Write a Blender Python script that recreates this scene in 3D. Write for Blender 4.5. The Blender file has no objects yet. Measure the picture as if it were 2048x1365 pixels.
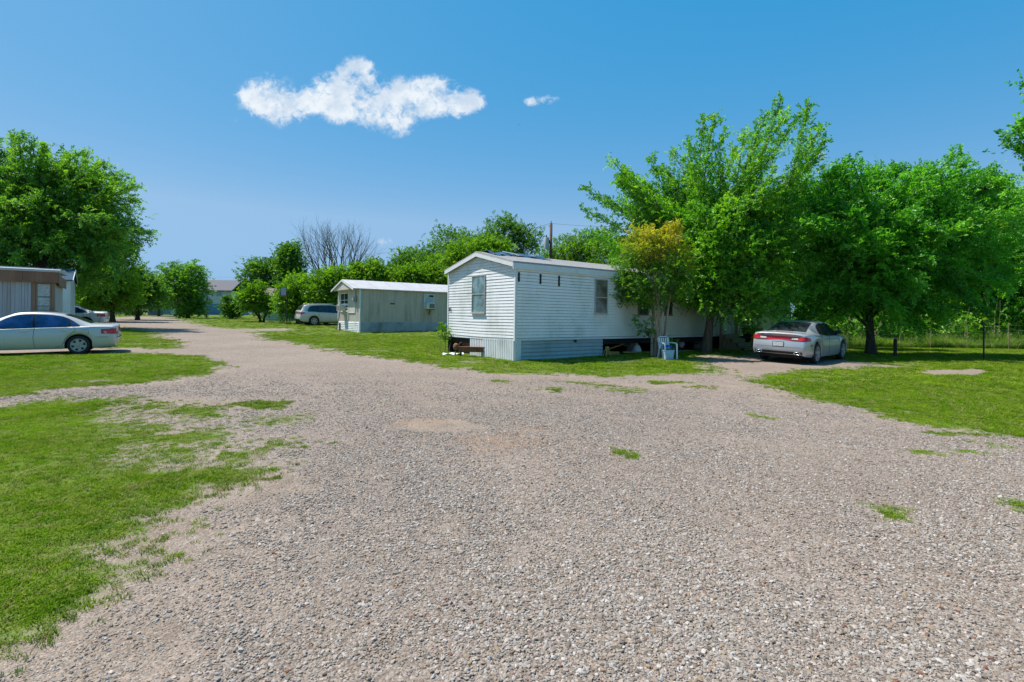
import bpy, math, random
import numpy as np
from mathutils import Vector, Matrix

random.seed(7)
RNG = np.random.default_rng(7)
scene = bpy.context.scene
col = scene.collection

# ------------------------------------------------------------------ camera
F = 1040.0            # focal length in pixels of a 2048 px wide frame
CAMH = 1.52
ROLL = 0.0125         # the photograph leans a little
HOR = 634.0           # horizon row at the middle of the frame
cam_data = bpy.data.cameras.new('camera')
cam_data.sensor_width = 36.0
cam_data.lens = 36.0 * F / 2048.0
cam_data.shift_y = -(682.5 - HOR) / 2048.0
cam_data.clip_start = 0.05
cam_data.clip_end = 6000.0
cam = bpy.data.objects.new('camera', cam_data)
cam.location = (0, 0, CAMH)
cam.rotation_euler = (math.radians(90), -ROLL, 0)
col.objects.link(cam)
scene.camera = cam

# ------------------------------------------------------------------ sun, sky, exposure
SUN_EL = math.radians(61)
SUN_AZ = math.atan2(-0.971, 0.241)          # measured from +Y towards +X
sd = Vector((math.sin(SUN_AZ) * math.cos(SUN_EL), math.cos(SUN_AZ) * math.cos(SUN_EL), math.sin(SUN_EL)))
sun_data = bpy.data.lights.new('sun', 'SUN')
sun_data.energy = 5.0
sun_data.angle = math.radians(0.5)
sun_data.color = (1.0, 0.95, 0.87)
sun = bpy.data.objects.new('sun', sun_data)
sun.rotation_euler = sd.to_track_quat('Z', 'Y').to_euler()
sun.location = (-30, 10, 60)
col.objects.link(sun)

world = bpy.data.worlds.new('World')
scene.world = world
world.use_nodes = True
scene.view_settings.view_transform = 'Standard'
scene.view_settings.look = 'None'
scene.view_settings.exposure = 0.5
scene.view_settings.gamma = 1.0
scene.view_settings.use_curve_mapping = False
scene.cycles.use_denoising = True
scene.cycles.max_bounces = 12
scene.cycles.diffuse_bounces = 8
scene.cycles.transparent_max_bounces = 8
scene.cycles.sample_clamp_indirect = 6.0


class NT:
    """small helper around a node tree"""
    def __init__(self, tree):
        self.t = tree
        self.n = tree.nodes
        self.l = tree.links

    def node(self, kind, **kw):
        nd = self.n.new(kind)
        for k, v in kw.items():
            setattr(nd, k, v)
        return nd

    def put(self, sock, val):
        if isinstance(val, bpy.types.NodeSocket):
            self.l.new(val, sock)
        else:
            sock.default_value = val

    def math(self, op, a, b=None, c=None, clamp=False):
        nd = self.node('ShaderNodeMath', operation=op)
        nd.use_clamp = clamp
        self.put(nd.inputs[0], a)
        if b is not None:
            self.put(nd.inputs[1], b)
        if c is not None:
            self.put(nd.inputs[2], c)
        return nd.outputs[0]

    def smooth(self, v, lo, hi):
        nd = self.node('ShaderNodeMapRange', interpolation_type='SMOOTHSTEP')
        self.put(nd.inputs['Value'], v)
        nd.inputs['From Min'].default_value = lo
        nd.inputs['From Max'].default_value = hi
        return nd.outputs['Result']

    def noise(self, vec, scale, detail=4.0, rough=0.55, dist=0.0):
        nd = self.node('ShaderNodeTexNoise')
        if vec is not None:
            self.l.new(vec, nd.inputs['Vector'])
        nd.inputs['Scale'].default_value = scale
        nd.inputs['Detail'].default_value = detail
        nd.inputs['Roughness'].default_value = rough
        nd.inputs['Distortion'].default_value = dist
        return nd

    def voronoi(self, vec, scale, feature='F1'):
        nd = self.node('ShaderNodeTexVoronoi', feature=feature)
        if vec is not None:
            self.l.new(vec, nd.inputs['Vector'])
        nd.inputs['Scale'].default_value = scale
        return nd

    def ramp(self, fac, stops, mode='LINEAR'):
        nd = self.node('ShaderNodeValToRGB')
        cr = nd.color_ramp
        cr.interpolation = mode
        while len(cr.elements) < len(stops):
            cr.elements.new(0.5)
        for e, (p, c) in zip(cr.elements, stops):
            e.position = p
            e.color = (*c, 1.0) if len(c) == 3 else c
        self.l.new(fac, nd.inputs['Fac'])
        return nd.outputs['Color']

    def mix(self, fac, a, b, blend='MIX'):
        nd = self.node('ShaderNodeMix', data_type='RGBA', blend_type=blend)
        nd.clamp_factor = True
        for s, v in ((nd.inputs[0], fac), (nd.inputs[6], a), (nd.inputs[7], b)):
            if isinstance(v, bpy.types.NodeSocket):
                self.l.new(v, s)
            else:
                s.default_value = (*v, 1.0) if isinstance(v, tuple) and len(v) == 3 else v
        return nd.outputs[2]


SKY_H = 0.592
SKY_S = (0.60, 2.5, 0.735)
SKY_V = (0.27, 3.5)


def build_world():
    t = NT(world.node_tree)
    for nd in list(t.n):
        t.n.remove(nd)
    out = t.node('ShaderNodeOutputWorld')
    sky = t.node('ShaderNodeTexSky', sky_type='NISHITA')
    sky.sun_disc = False
    sky.sun_elevation = SUN_EL
    sky.sun_rotation = SUN_AZ
    sky.altitude = 200.0
    sky.air_density = 1.0
    sky.dust_density = 0.6
    sky.ozone_density = 3.0
    # clear-day grading of the whole sky: even brightness, colour paling towards the horizon
    sp = t.node('ShaderNodeSeparateColor', mode='HSV')
    t.l.new(sky.outputs[0], sp.inputs[0])
    hs = t.node('ShaderNodeCombineColor', mode='HSV')
    hs.inputs[0].default_value = SKY_H
    t.l.new(t.math('ADD', t.math('MULTIPLY', t.math('SUBTRACT', sp.outputs[1], SKY_S[0]), SKY_S[1]), SKY_S[2], clamp=True), hs.inputs[1])
    hs_in = hs.inputs[1].links[0].from_socket
    t.l.new(t.math('MAXIMUM', hs_in, 0.62), hs.inputs[1])
    t.l.new(t.math('MULTIPLY', t.math('POWER', t.math('DIVIDE', sp.outputs[2], 5.0), SKY_V[0]), SKY_V[1]), hs.inputs[2])
    bg = t.node('ShaderNodeBackground')
    bg.inputs['Strength'].default_value = 0.15
    t.l.new(hs.outputs[0], bg.inputs['Color'])
    # clouds by direction
    tc = t.node('ShaderNodeTexCoord')
    sep = t.node('ShaderNodeSeparateXYZ')
    t.l.new(tc.outputs['Generated'], sep.inputs[0])
    ysafe = t.math('MAXIMUM', sep.outputs['Y'], 0.05)
    px = t.math('DIVIDE', sep.outputs['X'], ysafe)
    pz = t.math('DIVIDE', sep.outputs['Z'], ysafe)
    comb = t.node('ShaderNodeCombineXYZ')
    t.l.new(px, comb.inputs[0])
    t.l.new(pz, comb.inputs[1])
    vec = comb.outputs[0]
    warp = t.noise(vec, 9.0, 5.0, 0.6)
    wv = t.node('ShaderNodeVectorMath', operation='SUBTRACT')
    t.l.new(warp.outputs['Color'], wv.inputs[0])
    wv.inputs[1].default_value = (0.5, 0.5, 0.5)
    ws = t.node('ShaderNodeVectorMath', operation='SCALE')
    t.l.new(wv.outputs[0], ws.inputs[0])
    ws.inputs['Scale'].default_value = 0.03
    wa = t.node('ShaderNodeVectorMath', operation='ADD')
    t.l.new(vec, wa.inputs[0])
    t.l.new(ws.outputs[0], wa.inputs[1])
    sp2 = t.node('ShaderNodeSeparateXYZ')
    t.l.new(wa.outputs[0], sp2.inputs[0])
    blobs = [(478, 196, 24, 13, .62), (514, 200, 32, 24, .9), (545, 208, 34, 28, .95), (570, 232, 20, 14, .6), (612, 204, 28, 22, .8), (600, 232, 22, 12, .55), (650, 198, 36, 26, 1.0), (675, 228, 36, 18, .9), (690, 168, 24, 26, 1.0), (712, 150, 18, 18, .8), (722, 190, 30, 30, 1.0),
             (728, 140, 8, 8, .55), (740, 226, 36, 22, .95), (782, 222, 34, 26, 1.0), (798, 250, 22, 16, .75), (822, 188, 30, 20, 1.0), (855, 186, 28, 18, 1.0), (835, 212, 40, 20, 1.0), (885, 206, 32, 20, 1.05), (925, 214, 30, 18, 1.05), (950, 212, 14, 10, .7),
             (1082, 212, 24, 8, .62), (1060, 216, 14, 6, .5), (1104, 206, 10, 5, .5), (762, 496, 20, 8, .7), (1632, 320, 11, 5, .6), (460, 248, 12, 8, .36)]
    total = None
    for (bx_, by_, rx_, ry_, amp) in blobs:
        cx = (bx_ - 1024) / F
        cz = (HOR + ROLL * (bx_ - 1024) - by_ + 8) / F
        dx = t.math('MULTIPLY', t.math('SUBTRACT', sp2.outputs[0], cx), F / (rx_ * 1.04))
        dz = t.math('MULTIPLY', t.math('SUBTRACT', sp2.outputs[1], cz), F / (ry_ * 1.28))
        r2 = t.math('ADD', t.math('MULTIPLY', dx, dx), t.math('MULTIPLY', dz, dz))
        g = t.math('MULTIPLY', t.math('EXPONENT', t.math('MULTIPLY', r2, -0.8)), amp)
        total = g if total is None else t.math('ADD', total, g)
    total = t.math('MINIMUM', total, 1.12)
    fb = t.noise(wa.outputs[0], 19.0, 3.0, 0.5)
    ff = t.noise(vec, 70.0, 9.0, 0.66, 0.6)
    gate = t.smooth(total, 0.03, 0.45)
    d = t.math('ADD', total, t.math('MULTIPLY', t.math('MULTIPLY', t.math('SUBTRACT', fb.outputs['Fac'], 0.5), gate), 2.4))
    d = t.math('ADD', d, t.math('MULTIPLY', t.math('MULTIPLY', t.math('SUBTRACT', ff.outputs['Fac'], 0.5), gate), 2.0))
    mask = t.smooth(d, 0.22, 1.30)
    front = t.math('GREATER_THAN', sep.outputs['Y'], 0.06)
    mask = t.math('MULTIPLY', t.math('MULTIPLY', mask, front), 0.96)
    fb2 = t.noise(wa.outputs[0], 17.0, 6.0, 0.6)
    shade = t.smooth(fb2.outputs['Fac'], 0.35, 0.62)
    ccol = t.mix(shade, (0.62, 0.74, 0.88), (0.90, 0.95, 1.0))
    bgc = t.node('ShaderNodeBackground')
    t.l.new(ccol, bgc.inputs['Color'])
    bgc.inputs['Strength'].default_value = 0.70
    mx = t.node('ShaderNodeMixShader')
    t.l.new(mask, mx.inputs[0])
    t.l.new(bg.outputs[0], mx.inputs[1])
    t.l.new(bgc.outputs[0], mx.inputs[2])
    t.l.new(mx.outputs[0], out.inputs['Surface'])


build_world()


# ------------------------------------------------------------------ places: pixel + depth -> world
def fbm(x, y, scale, octaves=4, seed=0):
    """value noise, about -1..1"""
    x = np.asarray(x, float) * scale
    y = np.asarray(y, float) * scale
    tot = np.zeros(np.broadcast(x, y).shape)
    amp, norm = 1.0, 0.0
    for o in range(octaves):
        xi = np.floor(x).astype(np.int64)
        yi = np.floor(y).astype(np.int64)
        fx = x - xi
        fy = y - yi
        fx = fx * fx * (3 - 2 * fx)
        fy = fy * fy * (3 - 2 * fy)

        def h(a, b):
            n = (a * 374761393 + b * 668265263 + (seed + o) * 974634541) & 0x7fffffff
            n = ((n ^ (n >> 13)) * 1274126177) & 0x7fffffff
            n = (n ^ (n >> 16)) & 0xffff
            return n / 32767.5 - 1.0
        v = (h(xi, yi) * (1 - fx) + h(xi + 1, yi) * fx) * (1 - fy) + (h(xi, yi + 1) * (1 - fx) + h(xi + 1, yi + 1) * fx) * fy
        tot += amp * v
        norm += amp
        amp *= 0.5
        x = x * 2.03 + 17.1
        y = y * 2.03 + 5.7
    return tot / norm


def smoothstep(a, b, v):
    t = np.clip((v - a) / (b - a), 0, 1)
    return t * t * (3 - 2 * t)


def gz0(X, Y):
    """large shape of the ground"""
    X = np.asarray(X, float)
    Y = np.asarray(Y, float)
    z = 1.42 * (1 - np.exp(-np.maximum(Y - 18.5, 0) / 46.0))
    right = smoothstep(-4, 8, X - 0.25 * (Y - 20))
    z = z * (1 - 0.75 * right)
    # the yard round the white home is a little raised
    ax, ay, bx_, by_ = -2.0, 18.5, 12.0, 26.5
    dx, dy = bx_ - ax, by_ - ay
    t = np.clip(((X - ax) * dx + (Y - ay) * dy) / (dx * dx + dy * dy), 0, 1)
    d = np.hypot(X - ax - t * dx, Y - ay - t * dy)
    return z + 0.13 * (1 - smoothstep(1.5, 6.5, d)) * (1 - smoothstep(19, 27, Y) * (1 - right))


def gz(X, Y):
    X = np.asarray(X, float)
    Y = np.asarray(Y, float)
    near = 1 - smoothstep(14, 40, np.hypot(X, Y))
    return gz0(X, Y) + near * (0.035 * fbm(X, Y, 0.45, 3, 5) + 0.012 * fbm(X, Y, 2.1, 3, 9))


def ray(px, py):
    u = (px - 1024.0) / F
    v = (HOR - py) / F
    c, s = math.cos(ROLL), math.sin(ROLL)
    return (u * c - v * s, 1.0, u * s + v * c)


def W(px, py, Y):
    d = ray(px, py)
    return Vector((d[0] * Y, Y, CAMH + d[2] * Y))


def gp(px, py):
    d = ray(px, py)
    lo, hi = 0.3, 300.0
    f = lambda Y: CAMH + d[2] * Y - float(gz0(d[0] * Y, Y))
    for _ in range(50):
        m = 0.5 * (lo + hi)
        if f(m) > 0:
            lo = m
        else:
            hi = m
    return (d[0] * lo, lo)


def on_ground(px, Y):
    X = (px - 1024.0) / F * Y
    return Vector((X, Y, float(gz(X, Y))))


# ------------------------------------------------------------------ materials
def new_mat(name):
    m = bpy.data.materials.new(name)
    m.use_nodes = True
    t = NT(m.node_tree)
    for nd in list(t.n):
        t.n.remove(nd)
    out = t.node('ShaderNodeOutputMaterial')
    return m, t, out


def principled(t, out, color, rough=0.5, metal=0.0, spec=0.5):
    b = t.node('ShaderNodeBsdfPrincipled')
    t.put(b.inputs['Base Color'], (*color, 1.0) if isinstance(color, tuple) else color)
    t.put(b.inputs['Roughness'], rough)
    b.inputs['Metallic'].default_value = metal
    b.inputs['Specular IOR Level'].default_value = spec
    t.l.new(b.outputs[0], out.inputs['Surface'])
    return b


def plain(name, color, rough=0.6, metal=0.0, spec=0.4, vary=0.12, scale=6.0, bump=0.0, bscale=40.0, dirt=None, dirt_amt=0.3):
    m, t, out = new_mat(name)
    tc = t.node('ShaderNodeTexCoord')
    vec = tc.outputs['Object']
    n = t.noise(vec, scale, 5.0, 0.6)
    lo = tuple(max(0.0, c * (1 - vary)) for c in color)
    hi = tuple(min(1.0, c * (1 + vary)) for c in color)
    c = t.ramp(n.outputs['Fac'], [(0.3, lo), (0.7, hi)])
    if dirt is not None:
        n2 = t.noise(vec, scale * 0.35, 6.0, 0.65)
        f = t.math('MULTIPLY', t.smooth(n2.outputs['Fac'], 0.45, 0.75), dirt_amt)
        c = t.mix(f, c, dirt)
    rn = t.math('ADD', t.math('MULTIPLY', n.outputs['Fac'], 0.15), rough - 0.075)
    b = principled(t, out, c, rn, metal, spec)
    if bump > 0:
        n3 = t.noise(vec, bscale, 4.0, 0.6)
        bp = t.node('ShaderNodeBump')
        bp.inputs['Strength'].default_value = bump
        bp.inputs['Distance'].default_value = 0.01
        t.l.new(n3.outputs['Fac'], bp.inputs['Height'])
        t.l.new(bp.outputs[0], b.inputs['Normal'])
    return m


def leaf_mat(name, dark, mid, light, accent=None, transl=0.6):
    m, t, out = new_mat(name)
    at = t.node('ShaderNodeAttribute', attribute_name='tint')
    c = t.ramp(at.outputs['Fac'], [(0.0, dark), (0.5, mid), (1.0, light)])
    if accent is not None:
        a2 = t.node('ShaderNodeAttribute', attribute_name='accent')
        c = t.mix(a2.outputs['Fac'], c, accent)
    df = t.node('ShaderNodeBsdfDiffuse')
    tr = t.node('ShaderNodeBsdfTranslucent')
    gl = t.node('ShaderNodeBsdfGlossy')
    gl.inputs['Roughness'].default_value = 0.45
    gl.inputs['Color'].default_value = (0.8, 0.9, 0.85, 1)
    t.l.new(c, df.inputs['Color'])
    tcol = t.mix(1.0, c, (0.95, 1.0, 0.35), 'MULTIPLY')
    t.l.new(tcol, tr.inputs['Color'])
    m1 = t.node('ShaderNodeMixShader')
    m1.inputs[0].default_value = transl
    t.l.new(df.outputs[0], m1.inputs[1])
    t.l.new(tr.outputs[0], m1.inputs[2])
    m2 = t.node('ShaderNodeMixShader')
    m2.inputs[0].default_value = 0.025
    t.l.new(m1.outputs[0], m2.inputs[1])
    t.l.new(gl.outputs[0], m2.inputs[2])
    t.l.new(m2.outputs[0], out.inputs['Surface'])
    return m


def instance_mat(name, stops, transl=0.0, rough=0.8):
    """colour by the random number of every scattered piece"""
    m, t, out = new_mat(name)
    oi = t.node('ShaderNodeObjectInfo')
    c = t.ramp(oi.outputs['Random'], stops)
    if transl > 0:
        df = t.node('ShaderNodeBsdfDiffuse')
        tr = t.node('ShaderNodeBsdfTranslucent')
        geo = t.node('ShaderNodeNewGeometry')
        n1 = t.noise(geo.outputs['Position'], 0.9, 4.0, 0.6)
        n2 = t.noise(geo.outputs['Position'], 3.1, 4.0, 0.65)
        c = t.mix(t.math('MULTIPLY', t.smooth(n1.outputs['Fac'], 0.48, 0.70), 0.55), c, (0.24, 0.40, 0.008))
        c = t.mix(t.math('MULTIPLY', t.smooth(n2.outputs['Fac'], 0.52, 0.74), 0.55), c, (0.27, 0.25, 0.065))
        c = t.mix(t.math('MULTIPLY', t.smooth(n2.outputs['Fac'], 0.44, 0.28), 0.6), c, (0.055, 0.17, 0.010))
        t.l.new(c, df.inputs['Color'])
        t.l.new(c, tr.inputs['Color'])
        mx = t.node('ShaderNodeMixShader')
        mx.inputs[0].default_value = transl
        t.l.new(df.outputs[0], mx.inputs[1])
        t.l.new(tr.outputs[0], mx.inputs[2])
        t.l.new(mx.outputs[0], out.inputs['Surface'])
    else:
        tc = t.node('ShaderNodeTexCoord')
        n = t.noise(tc.outputs['Object'], 2.5, 4.0, 0.6)
        c2 = t.mix(1.0, c, t.ramp(n.outputs['Fac'], [(0.25, (0.72, 0.71, 0.70)), (0.75, (1.0, 1.0, 1.0))]), 'MULTIPLY')
        c2 = t.mix(1.0, c2, (0.71, 0.685, 0.67), 'MULTIPLY')
        principled(t, out, c2, rough, 0.0, 0.25)
    return m


def ground_mat():
    m, t, out = new_mat('ground_soil')
    geo = t.node('ShaderNodeNewGeometry')
    P = geo.outputs['Position']
    ga = t.node('ShaderNodeAttribute', attribute_name='grass').outputs['Fac']
    da = t.node('ShaderNodeAttribute', attribute_name='dirt').outputs['Fac']
    ra = t.node('ShaderNodeAttribute', attribute_name='rust').outputs['Fac']
    big = t.noise(P, 0.35, 5.0, 0.6).outputs['Fac']
    mid = t.noise(P, 2.3, 6.0, 0.65).outputs['Fac']
    fine = t.noise(P, 22.0, 5.0, 0.7).outputs['Fac']
    # gravel
    v1 = t.voronoi(P, 80.0)
    v2 = t.voronoi(P, 38.0)
    s1 = t.node('ShaderNodeSeparateColor')
    t.l.new(v1.outputs['Color'], s1.inputs[0])
    s2 = t.node('ShaderNodeSeparateColor')
    t.l.new(v2.outputs['Color'], s2.inputs[0])
    g1 = t.ramp(s1.outputs[0], [(0.0, (0.14, 0.115, 0.095)), (0.25, (0.29, 0.245, 0.205)), (0.6, (0.41, 0.355, 0.31)), (0.85, (0.49, 0.44, 0.40)), (1.0, (0.64, 0.60, 0.56))])
    g2 = t.ramp(s2.outputs[1], [(0.0, (0.19, 0.16, 0.13)), (0.4, (0.35, 0.30, 0.26)), (0.8, (0.46, 0.405, 0.355)), (1.0, (0.60, 0.55, 0.51))])
    edge = t.smooth(v1.outputs['Distance'], 0.25, 0.75)
    gcol = t.mix(t.smooth(mid, 0.4, 0.62), g1, g2)
    gcol = t.mix(t.math('MULTIPLY', edge, 0.35), gcol, (0.20, 0.165, 0.135))
    gcol = t.mix(1.0, gcol, t.ramp(big, [(0.3, (0.84, 0.80, 0.77)), (0.7, (1.07, 1.03, 1.0))]), 'MULTIPLY')
    # bare dirt
    dcol = t.ramp(mid, [(0.25, (0.28, 0.23, 0.185)), (0.55, (0.405, 0.345, 0.295)), (0.8, (0.50, 0.445, 0.395))])
    dcol = t.mix(1.0, dcol, t.ramp(fine, [(0.3, (0.75, 0.73, 0.70)), (0.7, (1.08, 1.06, 1.04))]), 'MULTIPLY')
    v3 = t.voronoi(P, 150.0)
    s3 = t.node('ShaderNodeSeparateColor')
    t.l.new(v3.outputs['Color'], s3.inputs[0])
    dcol = t.mix(1.0, dcol, t.ramp(s3.outputs[0], [(0.0, (0.50, 0.47, 0.45)), (0.22, (0.90, 0.89, 0.88)), (0.75, (1.04, 1.03, 1.02)), (1.0, (1.5, 1.48, 1.46))]), 'MULTIPLY')
    dmix = t.smooth(t.math('ADD', da, t.math('MULTIPLY', t.math('SUBTRACT', mid, 0.5), 0.8)), 0.25, 0.75)
    c = t.mix(t.math('MULTIPLY', dmix, 0.85), gcol, dcol)
    rmix = t.math('MULTIPLY', t.smooth(t.math('ADD', ra, t.math('MULTIPLY', t.math('SUBTRACT', mid, 0.5), 1.0)), 0.2, 0.9), 0.32)
    c = t.mix(rmix, c, (0.42, 0.25, 0.13))
    c = t.mix(1.0, c, (0.74, 0.71, 0.695), 'MULTIPLY')
    # lawn soil and thatch under the blades
    gr = t.ramp(fine, [(0.25, (0.050, 0.080, 0.010)), (0.5, (0.095, 0.145, 0.014)), (0.75, (0.165, 0.205, 0.030))])
    gr = t.mix(t.smooth(mid, 0.52, 0.8), gr, (0.21, 0.18, 0.075))
    gr = t.mix(t.math('MULTIPLY', t.smooth(big, 0.5, 0.75), 0.4), gr, (0.10, 0.19, 0.012))
    gm = t.smooth(t.math('ADD', ga, t.math('ADD', t.math('MULTIPLY', t.math('SUBTRACT', fine, 0.5), 0.9), t.math('MULTIPLY', t.math('SUBTRACT', mid, 0.5), 0.7))), 0.28, 0.80)
    c = t.mix(gm, c, gr)
    b = principled(t, out, c, 0.92, 0.0, 0.15)
    h = t.math('ADD', t.math('MULTIPLY', v1.outputs['Distance'], -0.5), t.math('MULTIPLY', fine, 0.8))
    h = t.math('ADD', h, t.math('MULTIPLY', v2.outputs['Distance'], -0.8))
    bp = t.node('ShaderNodeBump')
    bp.inputs['Strength'].default_value = 0.8
    bp.inputs['Distance'].default_value = 0.014
    t.l.new(h, bp.inputs['Height'])
    t.l.new(bp.outputs[0], b.inputs['Normal'])
    return m


def bark_mat(name, a, b_, scale=9.0):
    m, t, out = new_mat(name)
    tc = t.node('ShaderNodeTexCoord')
    mp = t.node('ShaderNodeMapping')
    mp.inputs['Scale'].default_value = (1, 1, 0.22)
    t.l.new(tc.outputs['Object'], mp.inputs[0])
    n = t.noise(mp.outputs[0], scale, 6.0, 0.7, 0.6)
    c = t.ramp(n.outputs['Fac'], [(0.3, a), (0.7, b_)])
    b = principled(t, out, c, 0.9, 0, 0.2)
    bp = t.node('ShaderNodeBump')
    bp.inputs['Strength'].default_value = 0.9
    bp.inputs['Distance'].default_value = 0.03
    t.l.new(n.outputs['Fac'], bp.inputs['Height'])
    t.l.new(bp.outputs[0], b.inputs['Normal'])
    return m


def siding_mat(name, color, grime, amt, streak=(0.9, 0.9, 0.5)):
    m, t, out = new_mat(name)
    tc = t.node('ShaderNodeTexCoord')
    mp = t.node('ShaderNodeMapping')
    mp.inputs['Scale'].default_value = streak
    t.l.new(tc.outputs['Object'], mp.inputs[0])
    n = t.noise(mp.outputs[0], 1.3, 7.0, 0.68)
    n2 = t.noise(tc.outputs['Object'], 14.0, 4.0, 0.6)
    f = t.math('MULTIPLY', t.smooth(n.outputs['Fac'], 0.42, 0.72), amt)
    c = t.mix(f, color, grime)
    c = t.mix(1.0, c, t.ramp(n2.outputs['Fac'], [(0.3, (0.93, 0.93, 0.93)), (0.7, (1.0, 1.0, 1.0))]), 'MULTIPLY')
    principled(t, out, c, 0.5, 0, 0.35)
    return m


def carpaint(name, color, flake=0.3, rough=0.3):
    m, t, out = new_mat(name)
    tc = t.node('ShaderNodeTexCoord')
    n = t.noise(tc.outputs['Object'], 2.2, 6.0, 0.6)
    sep = t.node('ShaderNodeSeparateXYZ')
    t.l.new(tc.outputs['Object'], sep.inputs[0])
    low = t.smooth(sep.outputs['Z'], 0.62, 0.2)
    dust = t.math('MULTIPLY', t.math('ADD', t.math('MULTIPLY', low, 0.35), 0.12), n.outputs['Fac'])
    c = t.mix(dust, color, (0.36, 0.31, 0.25))
    b = principled(t, out, c, t.math('ADD', t.math('MULTIPLY', dust, 0.8), rough), flake, 0.5)
    b.inputs['Coat Weight'].default_value = 0.7
    b.inputs['Coat Roughness'].default_value = 0.06
    return m


def window_glass(name, color=(0.02, 0.028, 0.03), rough=0.06):
    m, t, out = new_mat(name)
    tc = t.node('ShaderNodeTexCoord')
    n = t.noise(tc.outputs['Object'], 3.0, 5.0, 0.6)
    c = t.mix(t.smooth(n.outputs['Fac'], 0.35, 0.7), color, tuple(min(1, x * 2.2 + 0.01) for x in color))
    b = principled(t, out, c, rough, 0, 0.6)
    bp = t.node('ShaderNodeBump')
    bp.inputs['Strength'].default_value = 0.06
    bp.inputs['Distance'].default_value = 0.02
    n3 = t.noise(tc.outputs['Object'], 2.2, 2.0, 0.5)
    t.l.new(n3.outputs['Fac'], bp.inputs['Height'])
    t.l.new(bp.outputs[0], b.inputs['Normal'])
    return m


M = {}
M['ground'] = ground_mat()
M['white_siding'] = siding_mat('white_siding', (0.72, 0.73, 0.74), (0.37, 0.39, 0.32), 0.45)
def long_siding():
    m = siding_mat('lifted_white_siding_with_algae', (0.88, 0.84, 0.81), (0.46, 0.49, 0.40), 0.45)  # base lighter and warmer than the gable boards, to lift this shaded wall
    t = NT(m.node_tree)
    bs = [n for n in t.n if n.type == 'BSDF_PRINCIPLED'][0]
    c0 = bs.inputs['Base Color'].links[0].from_socket
    tc = t.node('ShaderNodeTexCoord')
    sx = t.node('ShaderNodeSeparateXYZ')
    t.l.new(tc.outputs['Object'], sx.inputs[0])
    n = t.noise(tc.outputs['Object'], 0.7, 6.0, 0.65)
    f = t.math('MULTIPLY', t.smooth(t.math('ADD', sx.outputs[0], t.math('MULTIPLY', n.outputs['Fac'], 4.0)), 5.5, 10.0), 0.62)
    t.l.new(t.mix(f, c0, (0.44, 0.49, 0.34)), bs.inputs['Base Color'])
    return m


M['long_siding'] = long_siding()
M['white_trim'] = plain('white_trim', (0.66, 0.68, 0.69), 0.45, vary=0.06, dirt=(0.40, 0.38, 0.33), dirt_amt=0.25)
M['white_metal'] = siding_mat('white_corrugated', (0.70, 0.72, 0.74), (0.34, 0.34, 0.30), 0.5)
M['teal_metal'] = siding_mat('grey_green_panel', (0.37, 0.45, 0.47), (0.20, 0.27, 0.24), 0.6)
M['roof_shingle'] = plain('roof_shingle', (0.36, 0.345, 0.34), 0.85, vary=0.22, scale=18, bump=0.6, bscale=60, dirt=(0.25, 0.23, 0.21), dirt_amt=0.5)
M['roof_white'] = plain('roof_white_coating', (0.44, 0.43, 0.44), 0.6, vary=0.12, scale=2.5, dirt=(0.42, 0.40, 0.38), dirt_amt=0.5)
M['tan_siding'] = siding_mat('tan_ribbed_metal', (0.54, 0.435, 0.36), (0.20, 0.20, 0.15), 0.6, (2.0, 2.0, 0.3))
M['tan_light'] = siding_mat('pale_gable_metal', (0.58, 0.52, 0.45), (0.32, 0.28, 0.22), 0.5, (2.0, 2.0, 0.3))
M['skirt_grey'] = siding_mat('grey_skirting', (0.42, 0.41, 0.39), (0.13, 0.15, 0.11), 0.75)
M['mauve_siding'] = siding_mat('weathered_pale_siding', (0.43, 0.42, 0.45), (0.30, 0.22, 0.19), 0.65, (5.0, 5.0, 0.2))
M['brown_fascia'] = siding_mat('brown_fascia', (0.23, 0.105, 0.065), (0.38, 0.22, 0.14), 0.6, (3.0, 3.0, 0.3))
M['brown_trim'] = plain('brown_trim', (0.25, 0.15, 0.10), 0.6)
M['dark'] = plain('dark_metal', (0.018, 0.018, 0.020), 0.6)
M['black_rubber'] = plain('black_rubber', (0.022, 0.022, 0.024), 0.75, bump=0.3)
M['black_gap'] = plain('dark_gap', (0.012, 0.012, 0.014), 0.8)
M['rust'] = plain('rust', (0.20, 0.085, 0.04), 0.9, vary=0.45, scale=9, bump=0.6, dirt=(0.10, 0.06, 0.04), dirt_amt=0.6)
M['brick'] = plain('brick', (0.25, 0.10, 0.065), 0.9, vary=0.3, scale=9, bump=0.4)
M['block'] = plain('concrete_block', (0.30, 0.29, 0.27), 0.92, vary=0.2, bump=0.4)
M['wood_old'] = bark_mat('weathered_wood', (0.22, 0.17, 0.105), (0.40, 0.32, 0.20), 14)
M['wood_new'] = bark_mat('yellow_lumber', (0.42, 0.28, 0.08), (0.60, 0.43, 0.14), 14)
M['wood_orange'] = bark_mat('orange_lumber', (0.34, 0.16, 0.06), (0.50, 0.27, 0.11), 14)
M['pole_wood'] = bark_mat('pole_wood', (0.06, 0.035, 0.025), (0.13, 0.08, 0.055), 8)
M['glass'] = window_glass('window_glass')
M['glass_curtain'] = window_glass('curtained_glass', (0.10, 0.16, 0.17), 0.12)
M['glass_tan'] = window_glass('window_glass_with_blind', (0.085, 0.078, 0.060), 0.10)
M['lace'] = plain('lace_curtain', (0.42, 0.44, 0.43), 0.8, vary=0.35, scale=16)
M['frame_bronze'] = plain('bronze_frame', (0.12, 0.105, 0.095), 0.5)
M['frame_grey'] = plain('aluminium_frame', (0.42, 0.42, 0.41), 0.45, 0.4)
M['grey_paint'] = plain('grey_paint', (0.33, 0.36, 0.38), 0.55)
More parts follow.
